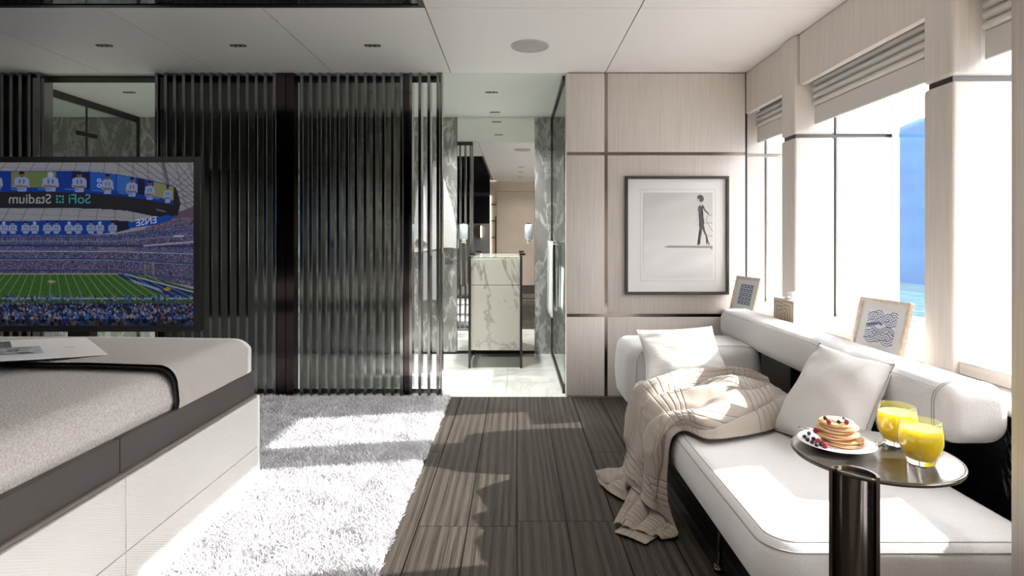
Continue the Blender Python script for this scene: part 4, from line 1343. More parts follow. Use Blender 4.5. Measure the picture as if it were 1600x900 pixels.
offs = [(0.010, -0.004, 0.043), (0.012, -0.001, 0.042), (-0.003, 0.004, 0.040), (0.004, -0.003, 0.040), (-0.002, 0.002, 0.039), (0.005, 0.0, 0.040), (0.0, 0.002, 0.038)]
zs = TT + 0.0068
pos_words = ['bottom pancake of the stack, resting on the white plate', 'second pancake from the bottom of the stack', 'third pancake from the bottom of the stack', 'middle pancake of the stack, fourth from the bottom', 'pancake third from the top of the stack', 'pancake just under the topmost one', 'topmost golden pancake with berries and cream on it']
sx, sy = 0.727, 1.304
for i, (dx, dy, r) in enumerate(offs):
    bm = bmesh.new()
    hgt = 0.0068
    bm_lathe(bm, [(0, 0), (r * .93, 0), (r * .985, 0.0015), (r, 0.0034), (r * .985, 0.0053), (r * .93, hgt), (0, hgt)], (0, 0, 0), 36)
    for v in bm.verts:
        a = math.atan2(v.co.y, v.co.x)
        f_ = 1 + 0.025 * math.sin(2 * a + i) + 0.015 * math.sin(3 * a + 2 * i)
        v.co.x *= f_; v.co.y *= f_
    o = from_bm('pancake', bm, M['pancake'], None, auto=math.radians(60))
    o.location = (sx + dx, sy + dy, zs); zs += hgt + 0.0001
    tag(o, pos_words[i], 'pancake', 'pancakes stacked on the plate')
# cream
M['cream_w'] = plain('whipped_cream', (0.88, 0.87, 0.84), 0.4, sss=0.2)
bm = bmesh.new()
bm_lathe(bm, [(0.013, 0), (0.0145, 0.0015), (0.010, 0.004), (0.004, 0.0062), (0, 0.0066)], (0, 0, 0), 24, cap0=True)
for v in bm.verts:
    a = math.atan2(v.co.y, v.co.x); v.co.x *= 1.25 + 0.18 * math.sin(3 * a); v.co.y *= 1 + 0.15 * math.sin(4 * a)
o = from_bm('cream', bm, M['cream_w'], None, smooth=True); o.location = (sx + 0.004, sy - 0.004, zs)
tag(o, 'dollop of white cream on top of the pancake stack', 'cream')
# berries
M['blueberry'] = plain('blueberry', (0.020, 0.022, 0.048), 0.45, var=0.4, vscale=60)
M['raspberry'] = plain('raspberry', (0.42, 0.045, 0.060), 0.4, var=0.25, vscale=300)
def berry_mesh(r):
    bm = bmesh.new()
    bm_lathe(bm, [(0, -r), (r * .6, -r * .8), (r * .95, -r * .3), (r, 0.05 * r), (r * .85, r * .5), (r * .5, r * .80), (r * .38, r * .92), (r * .25, r * .78), (0, r * .72)], (0, 0, 0), 14)
    return bm
bmesh_b = berry_mesh(0.0046); bb = bpy.data.meshes.new('blueberry'); bmesh_b.to_mesh(bb); bmesh_b.free(); bb.materials.append(M['blueberry'])
bb.polygons.foreach_set('use_smooth', [True] * len(bb.polygons))
bm = bmesh.new(); R_ = 0.0068
for k in range(46):                                     # drupelets over a cone
    z = -0.8 + 1.7 * k / 45; a = k * 2.39996
    rr = math.sqrt(max(0.05, 1 - z * z)) * (1.0 if z < 0.2 else 1 - 0.25 * (z - 0.2))
    r0 = bmesh.ops.create_icosphere(bm, subdivisions=1, radius=R_ * 0.27)
    bmesh.ops.translate(bm, verts=r0['verts'], vec=(R_ * .8 * rr * math.cos(a), R_ * .8 * rr * math.sin(a), R_ * .95 * z))
r0 = bmesh.ops.create_icosphere(bm, subdivisions=2, radius=R_ * 0.8)
rb_ = bpy.data.meshes.new('raspberry'); bm.to_mesh(rb_); bm.free(); rb_.materials.append(M['raspberry'])
rb_.polygons.foreach_set('use_smooth', [True] * len(rb_.polygons))
def berry(kind, x, y, z, label, group, s=1.0, rot=None):
    me = bb if kind == 'blueberry' else rb_
    o = bpy.data.objects.new(kind, me); COL.objects.link(o)
    o.location = (x, y, z); o.scale = (s, s, s)
    o.rotation_euler = rot or (random.uniform(-.7, .7), random.uniform(-.7, .7), random.uniform(0, 6))
    tag(o, label, kind, group); return o
def on_plate(xp, yp, zz):
    """photo pixel on height zz"""
    Z = (EYE - zz) * FPX / (yp - 372); return ((xp - 806) / FPX * Z, Z)
top_z = zs
for xp, yp, lab in ((1289.5, 653, 'blueberry at the left edge of the topmost pancake'), (1318.5, 655, 'blueberry at the back right of the topmost pancake'), (1311, 662, 'front blueberry on the cream of the topmost pancake')):
    x, y = on_plate(xp, yp, top_z + 0.0046); berry('blueberry', x, y, top_z + 0.0046 + (0.004 if 'cream' in lab else 0), lab, 'blueberries on the pancake stack')
for xp, yp, lab in ((1295, 658, 'raspberry on the left of the topmost pancake'), (1323, 659, 'raspberry on the right of the topmost pancake')):
    x, y = on_plate(xp, yp, top_z + 0.006); berry('raspberry', x, y, top_z + 0.0055, lab, 'raspberries on the pancake stack', 0.8)
pz = TT + 0.0085
def surf(x, y):
    r = math.hypot(x - pc[0], y - pc[1]); return TT + 0.0068 + max(0, r - 0.045) * 0.20
names = ['leftmost blueberry at the back of the plate', 'left blueberry on the plate rim, nearer pair', 'blueberry beside the leftmost pair on the plate', 'blueberry in the middle of the berry trail', 'blueberry behind the raspberries on the plate', 'blueberry in front of the berry trail', 'lowest blueberry of the trail, by the raspberry', 'small blueberry tucked between the raspberries', 'blueberry on the right side of the pancake stack']
for (xp, yp), lab in zip(((1264, 677), (1257, 683), (1262, 688), (1271, 684), (1278, 688), (1269, 692), (1276, 697), (1283, 694), (1341, 695)), names):
    x, y = on_plate(xp, yp, TT + 0.014); berry('blueberry', x, y, surf(x, y) + 0.0045, lab, 'blueberries scattered on the plate')
for (xp, yp), lab in zip(((1278, 689), (1289, 698), (1286, 672), (1344, 690)), ('raspberry at the left of the plate by the blueberries', 'front raspberry on the plate against the pancakes', 'raspberry wedged against the left side of the stack', 'raspberry on the right side of the pancake stack')):
    x, y = on_plate(xp, yp, TT + 0.015)
    zz = surf(x, y) + 0.0062
    if 'wedged' in lab: x, y = sx - 0.043, sy + 0.010; zz = TT + 0.0075 + 0.022
    berry('raspberry', x, y, zz, lab, 'raspberries on the plate', 0.95)
# fork and knife
fk = thing('fork', 'silver fork on the table behind the plate', 'fork', (0.80, 1.33, TT))
def table_pt(xp, yp, z): 
    x, y = on_plate(xp, yp, z); return (x, y, z)
tube('handle', [table_pt(1398, 686, TT + 0.004), table_pt(1380, 690, TT + 0.004), table_pt(1362, 695, TT + 0.006)], [0.0028, 0.0022, 0.0016], M['chrome'], fk, 8)
kn = thing('knife', 'silver knife at the back left edge of the table', 'knife', (0.64, 1.37, TT))
a_ = Vector(table_pt(1247, 667, TT + 0.003)); b2_ = Vector(table_pt(1272, 671.5, TT + 0.003))
tube('blade', [a_, (a_ + b2_) / 2, b2_], [0.0016, 0.0028, 0.0026], M['chrome'], kn, 8)
tube('handle', [b2_, b2_ + (b2_ - a_) * 0.9], [0.0028, 0.0034], M['chrome'], kn, 8)

# juice glasses
M['tumbler'] = glass_mat('tumbler_glass', (0.985, 0.99, 0.99), 0.05)
m, nt, b = new_mat('solid_glass'); sset(b, base=(1, 1, 1), rough=0.0, trans=1.0, ior=1.45); M['solid_glass'] = m
M['juice'] = plain('orange_juice', (1.0, 0.80, 0.03), 0.35, sss=0.0)
jb = M['juice'].node_tree.nodes['Principled BSDF']
jb.inputs['Subsurface Weight'].default_value = 0.7
jb.inputs['Subsurface Radius'].default_value = (1.0, 0.8, 0.15)
jb.inputs['Subsurface Scale'].default_value = 0.03
def tumbler(label, c):
    t = thing('juice_glass', label, 'glass', (*c, TT), 'juice glasses')
    lathe('glass_wall', [(0.0285, 0.0125), (0.0375, 0.028), (0.0415, 0.045), (0.0410, 0.064), (0.0365, 0.090), (0.0355, 0.0905), (0.0348, 0.090), (0.0392, 0.064), (0.0397, 0.045), (0.0357, 0.028), (0.0268, 0.0128)], (*c, TT), M['tumbler'], t, 48)
    lathe('glass_base', [(0, 0.0003), (0.021, 0.0003), (0.0245, 0.002), (0.0284, 0.0122), (0.0262, 0.0118), (0.020, 0.0085), (0, 0.0075)], (*c, TT), M['solid_glass'], t, 48)
    lathe('juice', [(0, 0.0078), (0.020, 0.0088), (0.0262, 0.0121), (0.0352, 0.028), (0.0392, 0.045), (0.0387, 0.064), (0.0372, 0.0735), (0.0366, 0.0740), (0.034, 0.0735), (0, 0.0732)], (*c, TT), M['juice'], t, 48)
    return t
tumbler('front glass of orange juice, right of the pancakes', (0.843, 1.199))
tumbler('rear glass of orange juice, behind the front one', (0.866, 1.308))

# ================================================================== MAGAZINE on the bed
mg = thing('magazine', 'open magazine with grey photographs lying on the bedspread', 'magazine', (-1.8, 2.1, 0.67))
M['page'] = plain('magazine_paper', (0.76, 0.745, 0.73), 0.6)
zb_ = 0.6615
c00, c10, c11, c01 = Vector((-1.66, 1.80)), Vector((-1.475, 2.07)), Vector((-1.845, 2.40)), Vector((-2.06, 2.09))   # near-left(spine) .. right page corners
# page corners: A near spine, B right near corner, C right far corner, D far spine
Apt, Bpt, Cpt, Dpt = Vector((-1.86, 1.66)), Vector((-1.472, 2.075)), Vector((-1.80, 2.415)), Vector((-2.185, 2.02))
def page_pt(u, v, d=0.0, flip=1):
    p = Apt * (1 - u) * (1 - v) + Bpt * u * (1 - v) + Cpt * u * v + Dpt * (1 - u) * v
    if flip < 0:
        sp_ = Apt * (1 - v) + Dpt * v; p = sp_ - (p - sp_)
    z = zb_ + 0.006 + 0.024 * math.sin(PI * min(1, (1 - u) * 1.0) * 0.62) * (1 - 0.35 * u) - 0.010 * (u) ** 2
    z += 0.002 * math.sin(u * 7 + v * 2)
    return Vector((p.x, p.y, z + d))
def page(name, flip, d0, m, thick=0.004):
    n1, n2 = 16, 8
    top_ = [[page_pt(i / n1, j / n2, d0, flip) for j in range(n2 + 1)] for i in range(n1 + 1)]
    bot_ = [[p - Vector((0, 0, thick)) for p in r] for r in top_]
    bm = bmesh.new()
    T_ = [[bm.verts.new(p) for p in r] for r in top_]; B_ = [[bm.verts.new(p) for p in r] for r in bot_]
    for i in range(n1):
        for j in range(n2):
            bm.faces.new((T_[i][j], T_[i + 1][j], T_[i + 1][j + 1], T_[i][j + 1])); bm.faces.new((B_[i][j], B_[i][j + 1], B_[i + 1][j + 1], B_[i + 1][j]))
    for i in range(n1):
        bm.faces.new((T_[i][0], B_[i][0], B_[i + 1][0], T_[i + 1][0])); bm.faces.new((T_[i][n2], T_[i + 1][n2], B_[i + 1][n2], B_[i][n2]))
    for j in range(n2):
        bm.faces.new((T_[0][j], T_[0][j + 1], B_[0][j + 1], B_[0][j])); bm.faces.new((T_[n1][j], B_[n1][j], B_[n1][j + 1], T_[n1][j + 1]))
    return from_bm(name, bm, m, mg, auto=math.radians(40))
page('cover', 1, -0.0045, M['lining'], 0.0015); page('cover', -1, -0.0045, M['lining'], 0.0015)
page('page', 1, 0, M['page']); page('page', -1, 0, M['page'])
M['pr1'] = plain('print_grey', (0.24, 0.25, 0.25), 0.4); M['pr2'] = plain('print_charcoal', (0.085, 0.087, 0.09), 0.4); M['pr3'] = plain('print_light', (0.45, 0.46, 0.46), 0.4)
def on_page(name, u0, u1, v0, v1, m, d, flip=1, skew=0):
    P_ = [[page_pt(u0 + (u1 - u0) * i / 8 + skew * j / 3, v0 + (v1 - v0) * j / 3, d, flip) for j in range(4)] for i in range(9)]
    grid_mesh(name, P_, m, mg)
on_page('photo_print', 0.24, 0.70, 0.22, 0.60, M['pr3'], 0.0006)
on_page('photo_print', 0.24, 0.56, 0.56, 0.94, M['pr2'], 0.0006)
rr = random.Random(8)
for k in range(34):
    u0 = rr.uniform(0.25, 0.64); v0 = rr.uniform(0.23, 0.55)
    on_page('photo_print', u0, u0 + rr.uniform(0.01, 0.07), v0, min(0.60, v0 + rr.uniform(0.01, 0.09)), M[rr.choice(['pr1', 'pr2', 'pr1', 'page'])], 0.0009 + k * 1e-5, skew=rr.uniform(-.04, .04))
for k in range(22):
    u0 = rr.uniform(0.25, 0.50); v0 = rr.uniform(0.57, 0.88)
    on_page('photo_print', u0, u0 + rr.uniform(0.02, 0.08), v0, v0 + rr.uniform(0.01, 0.06), M[rr.choice(['pr1', 'pr3', 'page'])], 0.0009 + k * 1e-5)
on_page('photo_print', 0.82, 0.87, 0.42, 0.46, M['pr3'], 0.0006)
on_page('photo_print', 0.05, 0.9, 0.1, 0.9, M['pr1'], 0.0006, -1); on_page('photo_print', 0.3, 0.7, 0.3, 0.7, M['pr2'], 0.0009, -1)

# ================================================================== BATHROOM THINGS
van = thing('washbasin_cabinet', 'marble washbasin block held in a dark metal frame before the mirror', 'washbasin', (-0.17, 5.05, 0))
vx0, vx1, vy = -0.392, 0.053, 4.77
box('lower_panel', vx0 + 0.02, vx1 - 0.018, vy, 5.33, 0.148, 0.683, M['marble_white'], van, bevel=0.002, seg=1)
box('upper_panel', vx0 + 0.02, vx1 - 0.018, vy, 5.33, 0.687, 0.905, M['marble_white'], van, bevel=0.002, seg=1)
box('basin_rim', vx0 + 0.02, vx1 - 0.018, vy, vy + 0.02, 0.905, 0.922, M['glass_green'], van)
box('basin_glass', vx0 + 0.03, vx1 - 0.03, vy + 0.02, 5.30, 0.905, 0.916, M['marble_white'], van)
for x in (vx0, vx1 - 0.018):
    box('frame_leg', x, x + 0.018, vy - 0.012, vy + 0.022, 0.0, 0.93, M['dark_metal'], van)
    box('frame_leg', x, x + 0.018, 5.30, 5.335, 0.0, 0.93, M['dark_metal'], van)
    box('frame_rail', x, x + 0.018, vy + 0.022, 5.30, 0.905, 0.93, M['dark_metal'], van)
    box('side_glass', x + 0.004, x + 0.010, vy + 0.022, 5.30, 0.02, 0.15, M['glass_smoke'], van)
    box('rail_knob', x - 0.004, x + 0.045, vy + 0.10, vy + 0.125, 0.93, 0.948, M['dark_metal'], van)
def dispenser(label, x):
    t = thing('soap_dispenser', label, 'dispenser', (x, 5.31, 1.03))
    lathe('bottle', [(0, 0.035), (0.030, 0.035), (0.036, 0.04), (0.036, 0.165), (0.030, 0.172), (0.0, 0.172)], (x, 5.305, 1.03), M['china_blue'], t, 24)
    lathe('pump', [(0, 0), (0.014, 0), (0.020, 0.012), (0.012, 0.022), (0.018, 0.036), (0, 0.036)], (x, 5.305, 1.03), M['chrome'], t, 20)
    tube('bracket', [(x, 5.305, 1.205), (x, 5.348, 1.205)], 0.008, M['chrome'], t, 8)
    lathe('cap', [(0, 0), (0.02, 0), (0.02, 0.012), (0, 0.012)], (x, 5.305, 1.202), M['chrome'], t, 20)
M['china_blue'] = plain('pale_grey_porcelain', (0.55, 0.62, 0.66), 0.25)
dispenser('pale soap dispenser on the left edge of the mirror', -0.485)
dispenser('pale soap dispenser hanging at the right of the mirror', 0.118)
# towels on the shower glass rail
M['towel'] = fabric('white_towel', (0.52, 0.56, 0.56), (0.66, 0.70, 0.69), 260, 0.5)
M['grey_towel'] = fabric('grey_towel', (0.26, 0.27, 0.27), (0.36, 0.37, 0.37), 260, 0.5)
rail = thing('towel_rail', 'chrome towel rail on the clear shower glass', 'rail', (0.30, 4.65, 1.03))
tube('bar', [(0.285, 4.25, 1.035), (0.285, 5.05, 1.035)], 0.008, M['chrome'], rail, 10)
for y in (4.27, 5.03): tube('bracket', [(0.285, y, 1.035), (0.334, y, 1.035)], 0.007, M['chrome'], rail, 8)
def hang(label, y0, y1, zlow, m, fold, ph, name='towel'):
    t = thing(name, label, name, (0.285, (y0 + y1) / 2, zlow))
    for side in (-1, 1):
        P_ = []
        for i in range(30):
            u = i / 29; row = []
            for j in range(14):
                v = j / 13; z = 1.042 - v * (1.042 - zlow - (0.05 if side > 0 else 0))
                w = 0.010 * math.sin(u * fold + ph + v * 1.3) * (0.25 + v)
                x = 0.285 + side * (0.010 + 0.006 * v) + w * 0.55
                y = y0 + (y1 - y0) * (u + (0.12 * (0.5 - u)) * math.sin(v * 2))
                row.append((min(x, 0.329), y, z + (0.008 * math.cos(0) if v == 0 else 0)))
            P_.append(row)
        o = grid_mesh('panel', P_, m, t)
        md = o.modifiers.new('t', 'SOLIDIFY'); md.thickness = 0.004
    P_ = [[(0.285 - 0.0105 * math.cos(PI * j / 6), y0 + (y1 - y0) * (i / 11 + 0.0), 1.042 + 0.009 * math.sin(PI * j / 6)) for j in range(7)] for i in range(12)]
    grid_mesh('fold_over', P_, m, t)
hang('white towel with deep folds on the shower rail', 4.32, 4.66, 0.475, M['towel'], 17, 0.6)
hang('grey towel on the far end of the shower rail', 4.72, 4.98, 0.45, M['grey_towel'], 11, 2.0)
# bathrobe
rb2 = thing('bathrobe', 'pale grey bathrobe hanging on the marble wall behind the slats', 'bathrobe', (-0.74, 5.3, 0.5))
def robe(name, xc, ztop, zbot, w0, w1, m, y0=5.27, ph=0):
    P_ = []
    for i in range(22):
        v = i / 21; z = ztop - v * (ztop - zbot)
        w = w0 + (w1 - w0) * min(1, v * 1.3) ** 0.7
        row = []
        for j in range(25):
            a = 2 * PI * j / 24
            r = 1 + 0.10 * math.sin(5 * a + ph + v * 3) * min(1, v * 2)
            row.append((xc + math.cos(a) * w / 2 * r, y0 + math.sin(a) * 0.050 * r, z - 0.02 * math.sin(a * 2 + ph) * v))
        P_.append(row)
    return grid_mesh(name, P_, m, rb2)
M['robe'] = fabric('grey_terry', (0.42, 0.43, 0.43), (0.54, 0.55, 0.54), 160, 0.7)
M['robe2'] = M['grey_towel']
robe('robe_body', -0.755, 1.72, 0.97, 0.10, 0.40, M['robe'])
robe('robe_lining', -0.775, 1.0, 0.50, 0.26, 0.22, M['robe2'], 5.275, 1.5)
robe('sleeve', -0.86, 1.55, 1.05, 0.06, 0.11, M['robe'], 5.22, 2)
tube('hook', [(-0.75, 5.349, 1.76), (-0.75, 5.30, 1.76), (-0.75, 5.29, 1.785)], 0.006, M['chrome'], rb2, 8)
tube('hanger_loop', [(-0.75, 5.292, 1.775), (-0.765, 5.28, 1.72), (-0.74, 5.28, 1.72)], 0.004, M['robe'], rb2, 6)

# things on the wall behind the camera, seen in the mirror
wl_ = thing('wall_lamp', 'brass half-moon wall lamp reflected in the bathroom mirror', 'lamp', (-0.70, YR + 0.11, 1.2))
M['brass_dark'] = plain('dark_brass', (0.16, 0.13, 0.08), 0.3, metal=0.8)
pts = [(-0.68, YR + 0.115, 1.20 + 0.13)] + [(-0.68 - 0.13 * math.sin(a), YR + 0.115, 1.2 + 0.13 * math.cos(a)) for a in np.linspace(0, PI, 17)[1:-1]] + [(-0.68, YR + 0.115, 1.07)]
poly_prism('half_disc', pts, (0, 0.03, 0), M['brass_dark'], wl_)
M['warm'] = emis('warm_lamp', (1.0, 0.85, 0.62), 4.0)
box('light_bar', -0.68, -0.655, YR + 0.115, YR + 0.15, 1.09, 1.31, M['warm'], wl_)
box('niche_light', -0.497, -0.485, YR - 0.018, YR + 0.0, 0.3, 1.9, M['warm'], re)
sh = thing('shelf_rack', 'lit narrow rack of black shelf pegs reflected in the mirror', 'rack', (-0.44, YR, 0.2))
for z in (0.4, 0.75, 1.08, 1.4, 1.72): box('shelf', -0.485, -0.38, YR - 0.018, YR + 0.05, z, z + 0.015, M['dark_metal'], sh)
box('upright', -0.40, -0.376, YR + 0.02, YR + 0.05, 0.2, 1.50, M['dark_metal'], sh)
arm = thing('cream_curtain', 'folded cream curtain reflected at the right of the mirror', 'curtain', (0.9, YR + 0.05, 0.2))
P_ = []
for i in range(50):
    u = i / 49
    P_.append([(0.55 + 0.9 * u, YR + 0.08 + 0.025 * math.sin(u * 60 + z), z) for z in np.linspace(0.2, 1.9, 6)])
grid_mesh('cloth', P_, M['cream'], arm)
tube('curtain_rail', [(0.5, YR + 0.08, 1.91), (1.5, YR + 0.08, 1.91)], 0.01, M['dark_metal'], arm, 8)
for xq in (0.55, 1.45): tube('bracket', [(xq, YR, 1.91), (xq, YR + 0.08, 1.91)], 0.006, M['dark_metal'], arm, 8)

# ================================================================== CEILING FITTINGS
M['lens'] = plain('lamp_lens', (0.42, 0.41, 0.39), 0.3)
proto = None
def beam(c, x, y):
    ld = bpy.data.lights.new('downlight_beam', 'SPOT'); ld.spot_blend = 0.8; ld.shadow_soft_size = 0.03
    if y > YB:                                  # bathroom fittings
        ld.energy = 100; ld.spot_size = math.radians(125); ld.color = (1.0, 1.0, 0.95)
    else:
        ld.energy = 26; ld.spot_size = math.radians(140); ld.color = (1.0, 0.95, 0.905)
    lo = bpy.data.objects.new('downlight_beam', ld); COL.objects.link(lo); lo.parent = c; lo.location = (0, 0, -0.012)
def downlight(label, x, y, group):
    global proto
    if proto is None:
        t = thing('downlight', label, 'downlight', (x, y, H), group)
        soft_block('housing', x - 0.048, x + 0.048, y - 0.018, y + 0.018, H - 0.004, H - 0.0002, 0.0175, 0.001, 0.001, M['gap'], t)
        for k in (-1, 0, 1):
            lathe('lens', [(0, -0.0052), (0.0065, -0.0052), (0.0085, -0.0042), (0.0085, -0.004)], (x + k * 0.029, y, H), M['lens'], t, 14)
        proto = t; beam(t, x, y); return t
    c = proto.copy(); COL.objects.link(c); c.location = (x, y, H); c['label'] = label; c['group'] = group
    for ch_ in [k_ for k_ in proto.children if k_.type == 'MESH']:
        q = ch_.copy(); COL.objects.link(q); q.parent = c
    beam(c, x, y)
    return c
for x, lab in ((-2.40, 'leftmost recessed triple downlight above the television'), (-1.62, 'middle recessed triple downlight above the slatted screen'), (-0.836, 'right-hand recessed triple downlight of the row of three')):
    downlight(lab, x, 3.36, 'triple downlights in the bedroom ceiling')
for x, y, lab in ((-2.98, 4.44, 'recessed downlight in the bathroom ceiling seen above the television'), (-0.187, 4.44, 'nearer downlight in the bathroom passage ceiling'), (-0.187, 5.14, 'farther downlight in the passage ceiling, just before the mirror'),
                  (-1.1, 4.44, 'bathroom downlight behind the slats, left of the brown post'), (-1.9, 4.44, 'bathroom downlight behind the slats, above the middle of the screen'),
                  (-3.95, 4.75, 'downlight inside the left glass shower enclosure')):
    downlight(lab, x, y, 'downlights in the bathroom ceiling')
for x, y, lab in ((0.08, 0.2, 'added ceiling downlight right above the viewpoint, for fill light'), (0.08, 1.6, 'added ceiling downlight above the oak floor, for fill light'), (0.08, 0.9, 'added ceiling downlight near the rear wall, for fill light')):
    downlight(lab, x, y, 'added fill downlights over the oak floor')  # out-of-view fittings added to brighten the room
spk = thing('ceiling_speaker', 'round white ceiling speaker with a perforated grille', 'speaker', (0.082, 3.37, H))
M['grille'] = plain('speaker_grille', (0.50, 0.485, 0.475), 0.6, bump=0.8, bscale=900)
lathe('rim', [(0.107, -0.0002), (0.112, -0.0002), (0.1135, -0.003), (0.111, -0.005), (0.107, -0.004)], (0.082, 3.37, H), M['bath_ceiling'], spk, 56)
lathe('grille', [(0.1065, -0.0025), (0.10, -0.0038), (0, -0.0045)], (0.082, 3.37, H), M['grille'], spk, 56)

# ================================================================== THROW: knitted blanket, sections laid out row by row
def seat_pt(x, y, z=0.386):
    Z = (EYE - z) * FPX / (y - 372); return Vector(((x - 806) / FPX * Z, Z, z))
def crom(rows, t):
    n = len(rows) - 1
    f = t * n; i = min(int(f), n - 1); f -= i
    p0, p1, p2, p3 = rows[max(i - 1, 0)], rows[i], rows[i + 1], rows[min(i + 2, n)]
    return 0.5 * (2 * p1 + (p2 - p0) * f + (2 * p0 - 5 * p1 + 4 * p2 - p3) * f * f + (3 * p1 - p0 - 3 * p2 + p3) * f ** 3)
def curve1(T, t):
    return float(np.interp(t, [a for a, _ in T], [b for _, b in T]))
def drape(rowsA, rowsB, nu, nv, amp, folds, seed, up, edge=0.25):
    """rowsA/rowsB: matching edge points; folds run along the rows; up(t): push direction"""
    out = []
    for i in range(nu):
        t = i / (nu - 1)
        a, b = crom(rowsA, t), crom(rowsB, t)
        n = up(t).normalized(); side = (b - a).normalized()
        am = curve1(amp, t)
        row = []
        for j in range(nv):
            v = j / (nv - 1)
            q = Vector((v * 2.0 + seed, t * 3.2, seed * 1.7))
            w = mnoise.noise(q) * 1.1 + 0.5 * mnoise.noise(Vector((v * 5 + 9, t * 5, seed)))
            ph = 2 * PI * (folds * v + 0.55 * w + 0.35 * math.sin(t * 5 + seed))
            f = (0.5 + 0.5 * math.sin(ph)) ** 1.4
            # sharp creases from folded-over ridges
            r1 = 1 - abs(mnoise.noise(Vector((v * 4.5 + seed, t * 4.2 + v * 2.5, 3.3)))) * 2.4
            r2 = 1 - abs(mnoise.noise(Vector((v * 9 - t * 6, t * 8 + seed, 8.1)))) * 2.6
            e = min(1.0, (math.sin(PI * v) / edge)) if edge else 1
            e = max(e, 0.10)
            d = am * e * (0.62 * f + 0.30 * max(0, r1) ** 2 + 0.12 * max(0, r2) ** 2)
            over = -0.75 * am * e * math.cos(ph) * (0.5 + 0.5 * f)
            p = a.lerp(b, v) + n * (d + 0.004) + side * over
            p.z = max(p.z, 0.004)
            row.append(p[:])
        out.append(row)
    return out
RA = [seat_pt(1196, 604), seat_pt(1150, 594), seat_pt(1100, 590), seat_pt(1062, 596), Vector((.605, 2.63, .386)), Vector((.562, 2.60, .358)), Vector((.545, 2.52, .25)), Vector((.535, 2.43, .12)), Vector((.50, 2.35, .045)), Vector((.42, 2.24, .03)), Vector((.362, 2.135, .012))]
RB = [seat_pt(1236, 652), seat_pt(1208, 674), seat_pt(1160, 686), seat_pt(1108, 691), Vector((.605, 2.05, .384)), Vector((.562, 2.055, .358)), Vector((.556, 2.07, .25)), Vector((.562, 2.08, .12)), Vector((.578, 2.07, .035)), Vector((.570, 2.045, .014)), Vector((.515, 2.035, .008))]
def up1(t):
    if t < 0.36: return Vector((0, 0, 1))
    if t < 0.46: k = (t - 0.36) / 0.10; return Vector((-k, 0, 1 - k * 0.9))
    if t < 0.74: return Vector((-1, -0.15, 0.06))
    k = min(1, (t - 0.74) / 0.12); return Vector((-(1 - k), -0.1, k + 0.05))
P1 = drape(RA, RB, 120, 84, [(0, .07), (.12, .110), (.3, .085), (.40, .055), (.5, .062), (.7, .095), (.8, .070), (.9, .026), (1, .012)], 3.3, 2.0, up1)
CA = [Vector((.53, 2.56, .20)), Vector((.50, 2.60, .10)), seat_pt(974, 731, .03), seat_pt(950, 733, .02), seat_pt(930, 737, .02)]
CB = [Vector((.52, 2.36, .14)), Vector((.49, 2.33, .05)), seat_pt(986, 786, .01), seat_pt(957, 774, .008), seat_pt(937, 757, .006)]
P2 = drape(CA, CB, 50, 44, [(0, .03), (.4, .045), (.75, .034), (1, .016)], 1.6, 7.0, lambda t: Vector((-0.25, -0.2, 1)), edge=0.5)
U0, U1, U2, U3 = [seat_pt(x, y, .005) for x, y in ((958, 832), (1009, 852), (1030, 838), (985, 815))]
P3 = [[(U0.lerp(U1, i / 8)).lerp(U3.lerp(U2, i / 8), j / 6) + Vector((0, 0, 0.002 + 0.004 * math.sin(PI * i / 8))) for j in range(7)] for i in range(9)]
thr_m, nt, b = new_mat('beige_knit')
n_, l_ = nt.nodes, nt.links
sset(b, rough=0.9, sheen=0.2, spec=0.15)
uv_ = n_.new('ShaderNodeUVMap'); uv_.uv_map = 'UVMap'
s_ = n_.new('ShaderNodeSeparateXYZ'); l_.new(uv_.outputs[0], s_.inputs[0])
def band(sock, centres, half, freq):
    acc = None
    for c in centres:
        a = n_.new('ShaderNodeMath'); a.operation = 'COMPARE'; a.inputs[1].default_value = c; a.inputs[2].default_value = half
        l_.new(sock, a.inputs[0])
        if acc is None: acc = a.outputs[0]
        else:
            q = n_.new('ShaderNodeMath'); q.operation = 'ADD'; l_.new(acc, q.inputs[0]); l_.new(a.outputs[0], q.inputs[1]); acc = q.outputs[0]
    sn = n_.new('ShaderNodeMath'); sn.operation = 'MULTIPLY'; sn.inputs[1].default_value = freq; l_.new(sock, sn.inputs[0])
    s2 = n_.new('ShaderNodeMath'); s2.operation = 'SINE'; l_.new(sn.outputs[0], s2.inputs[0])
    p2_ = n_.new('ShaderNodeMath'); p2_.operation = 'ABSOLUTE'; l_.new(s2.outputs[0], p2_.inputs[0])
    p3_ = n_.new('ShaderNodeMath'); p3_.operation = 'SUBTRACT'; p3_.inputs[0].default_value = 1.0; l_.new(p2_.outputs[0], p3_.inputs[1])
    p4_ = n_.new('ShaderNodeMath'); p4_.operation = 'POWER'; p4_.inputs[1].default_value = 3.0; l_.new(p3_.outputs[0], p4_.inputs[0])
    m_ = n_.new('ShaderNodeMath'); m_.operation = 'MULTIPLY'; l_.new(p4_.outputs[0], m_.inputs[0]); l_.new(acc, m_.inputs[1])
    return m_.outputs[0]
bu = band(s_.outputs['X'], (0.10, 0.37, 0.68, 0.93), 0.045, PI * 56)
bv = band(s_.outputs['Y'], (0.12, 0.47, 0.86), 0.055, PI * 40)
sm_ = n_.new('ShaderNodeMath'); sm_.operation = 'MAXIMUM'; l_.new(bu, sm_.inputs[0]); l_.new(bv, sm_.inputs[1])
no_ = n_.new('ShaderNodeTexNoise'); no_.inputs['Scale'].default_value = 500; l_.new(uv_.outputs[0], no_.inputs['Vector'])
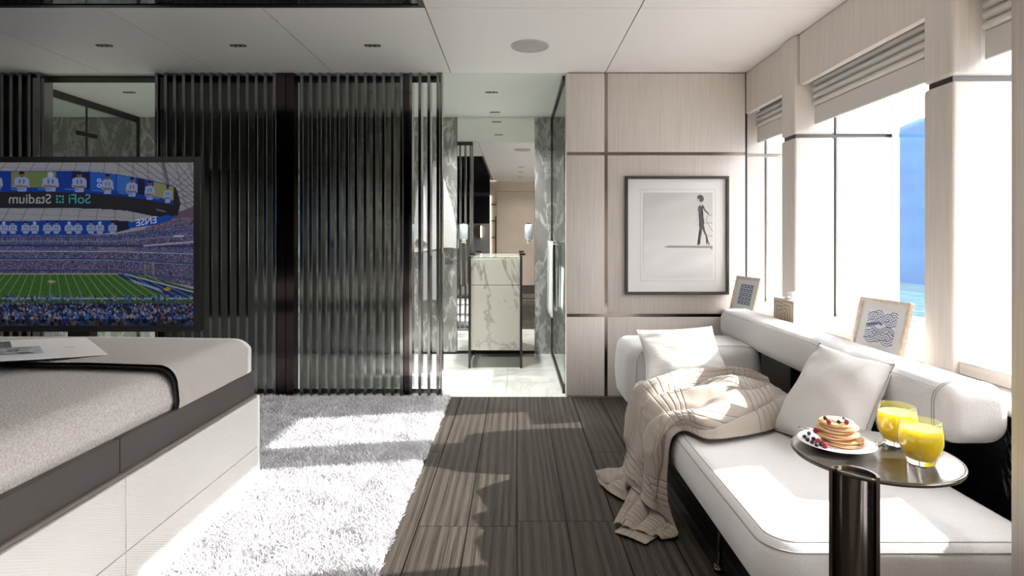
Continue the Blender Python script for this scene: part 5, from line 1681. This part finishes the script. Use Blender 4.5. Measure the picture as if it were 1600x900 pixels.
mm = n_.new('ShaderNodeMath'); mm.operation = 'MULTIPLY_ADD'; mm.inputs[1].default_value = -0.12; l_.new(no_.outputs['Fac'], mm.inputs[0]); l_.new(sm_.outputs[0], mm.inputs[2])
bp_ = n_.new('ShaderNodeBump'); bp_.inputs['Strength'].default_value = 0.9; bp_.inputs['Distance'].default_value = 0.004; bp_.invert = True
l_.new(mm.outputs[0], bp_.inputs['Height']); l_.new(bp_.outputs[0], b.inputs['Normal'])
cr_ = n_.new('ShaderNodeValToRGB'); cr_.color_ramp.elements[0].position = 0.0; cr_.color_ramp.elements[1].position = 0.8
cr_.color_ramp.elements[0].color = (0.33, 0.285, 0.245, 1); cr_.color_ramp.elements[1].color = (0.30, 0.26, 0.225, 1)
l_.new(mm.outputs[0], cr_.inputs[0]); l_.new(cr_.outputs[0], b.inputs['Base Color'])
Vv, Ff, Uu, base_ = [], [], [], 0
for k_, (Pp, (u0_, u1_, v0_, v1_)) in enumerate(((P1, (0, 1, 0, 1)), (P2, (0.55, 0.98, 0.6, 0.95)), (P3, (0.9, 1, 0.3, 0.6)))):
    A_ = np.array(Pp, float); nu_, nv_ = A_.shape[:2]
    ix = np.arange(nu_ * nv_).reshape(nu_, nv_) + base_
    Vv.append(A_.reshape(-1, 3)); base_ += nu_ * nv_
    Ff.append(np.stack([ix[:-1, :-1].ravel(), ix[1:, :-1].ravel(), ix[1:, 1:].ravel(), ix[:-1, 1:].ravel()], 1))
    uu, vv = np.meshgrid(np.linspace(u0_, u1_, nu_), np.linspace(v0_, v1_, nv_), indexing='ij')
    Uu.append(np.stack([uu.ravel(), vv.ravel()], 1))
me = quad_mesh('throw_blanket', np.concatenate(Vv), np.concatenate(Ff))
thr = link('throw_blanket', me, thr_m, smooth=True)
uvl = me.uv_layers.new(name='UVMap')
li = np.zeros(len(me.loops), np.int32); me.loops.foreach_get('vertex_index', li)
uvl.data.foreach_set('uv', np.concatenate(Uu)[li].astype(np.float32).ravel())
md = thr.modifiers.new('thick', 'SOLIDIFY'); md.thickness = 0.006; md.offset = 0
md = thr.modifiers.new('soft', 'SUBSURF'); md.levels = 1; md.render_levels = 1
tag(thr, 'beige ribbed throw draped over the sofa seat and spilling onto the floor', 'throw')
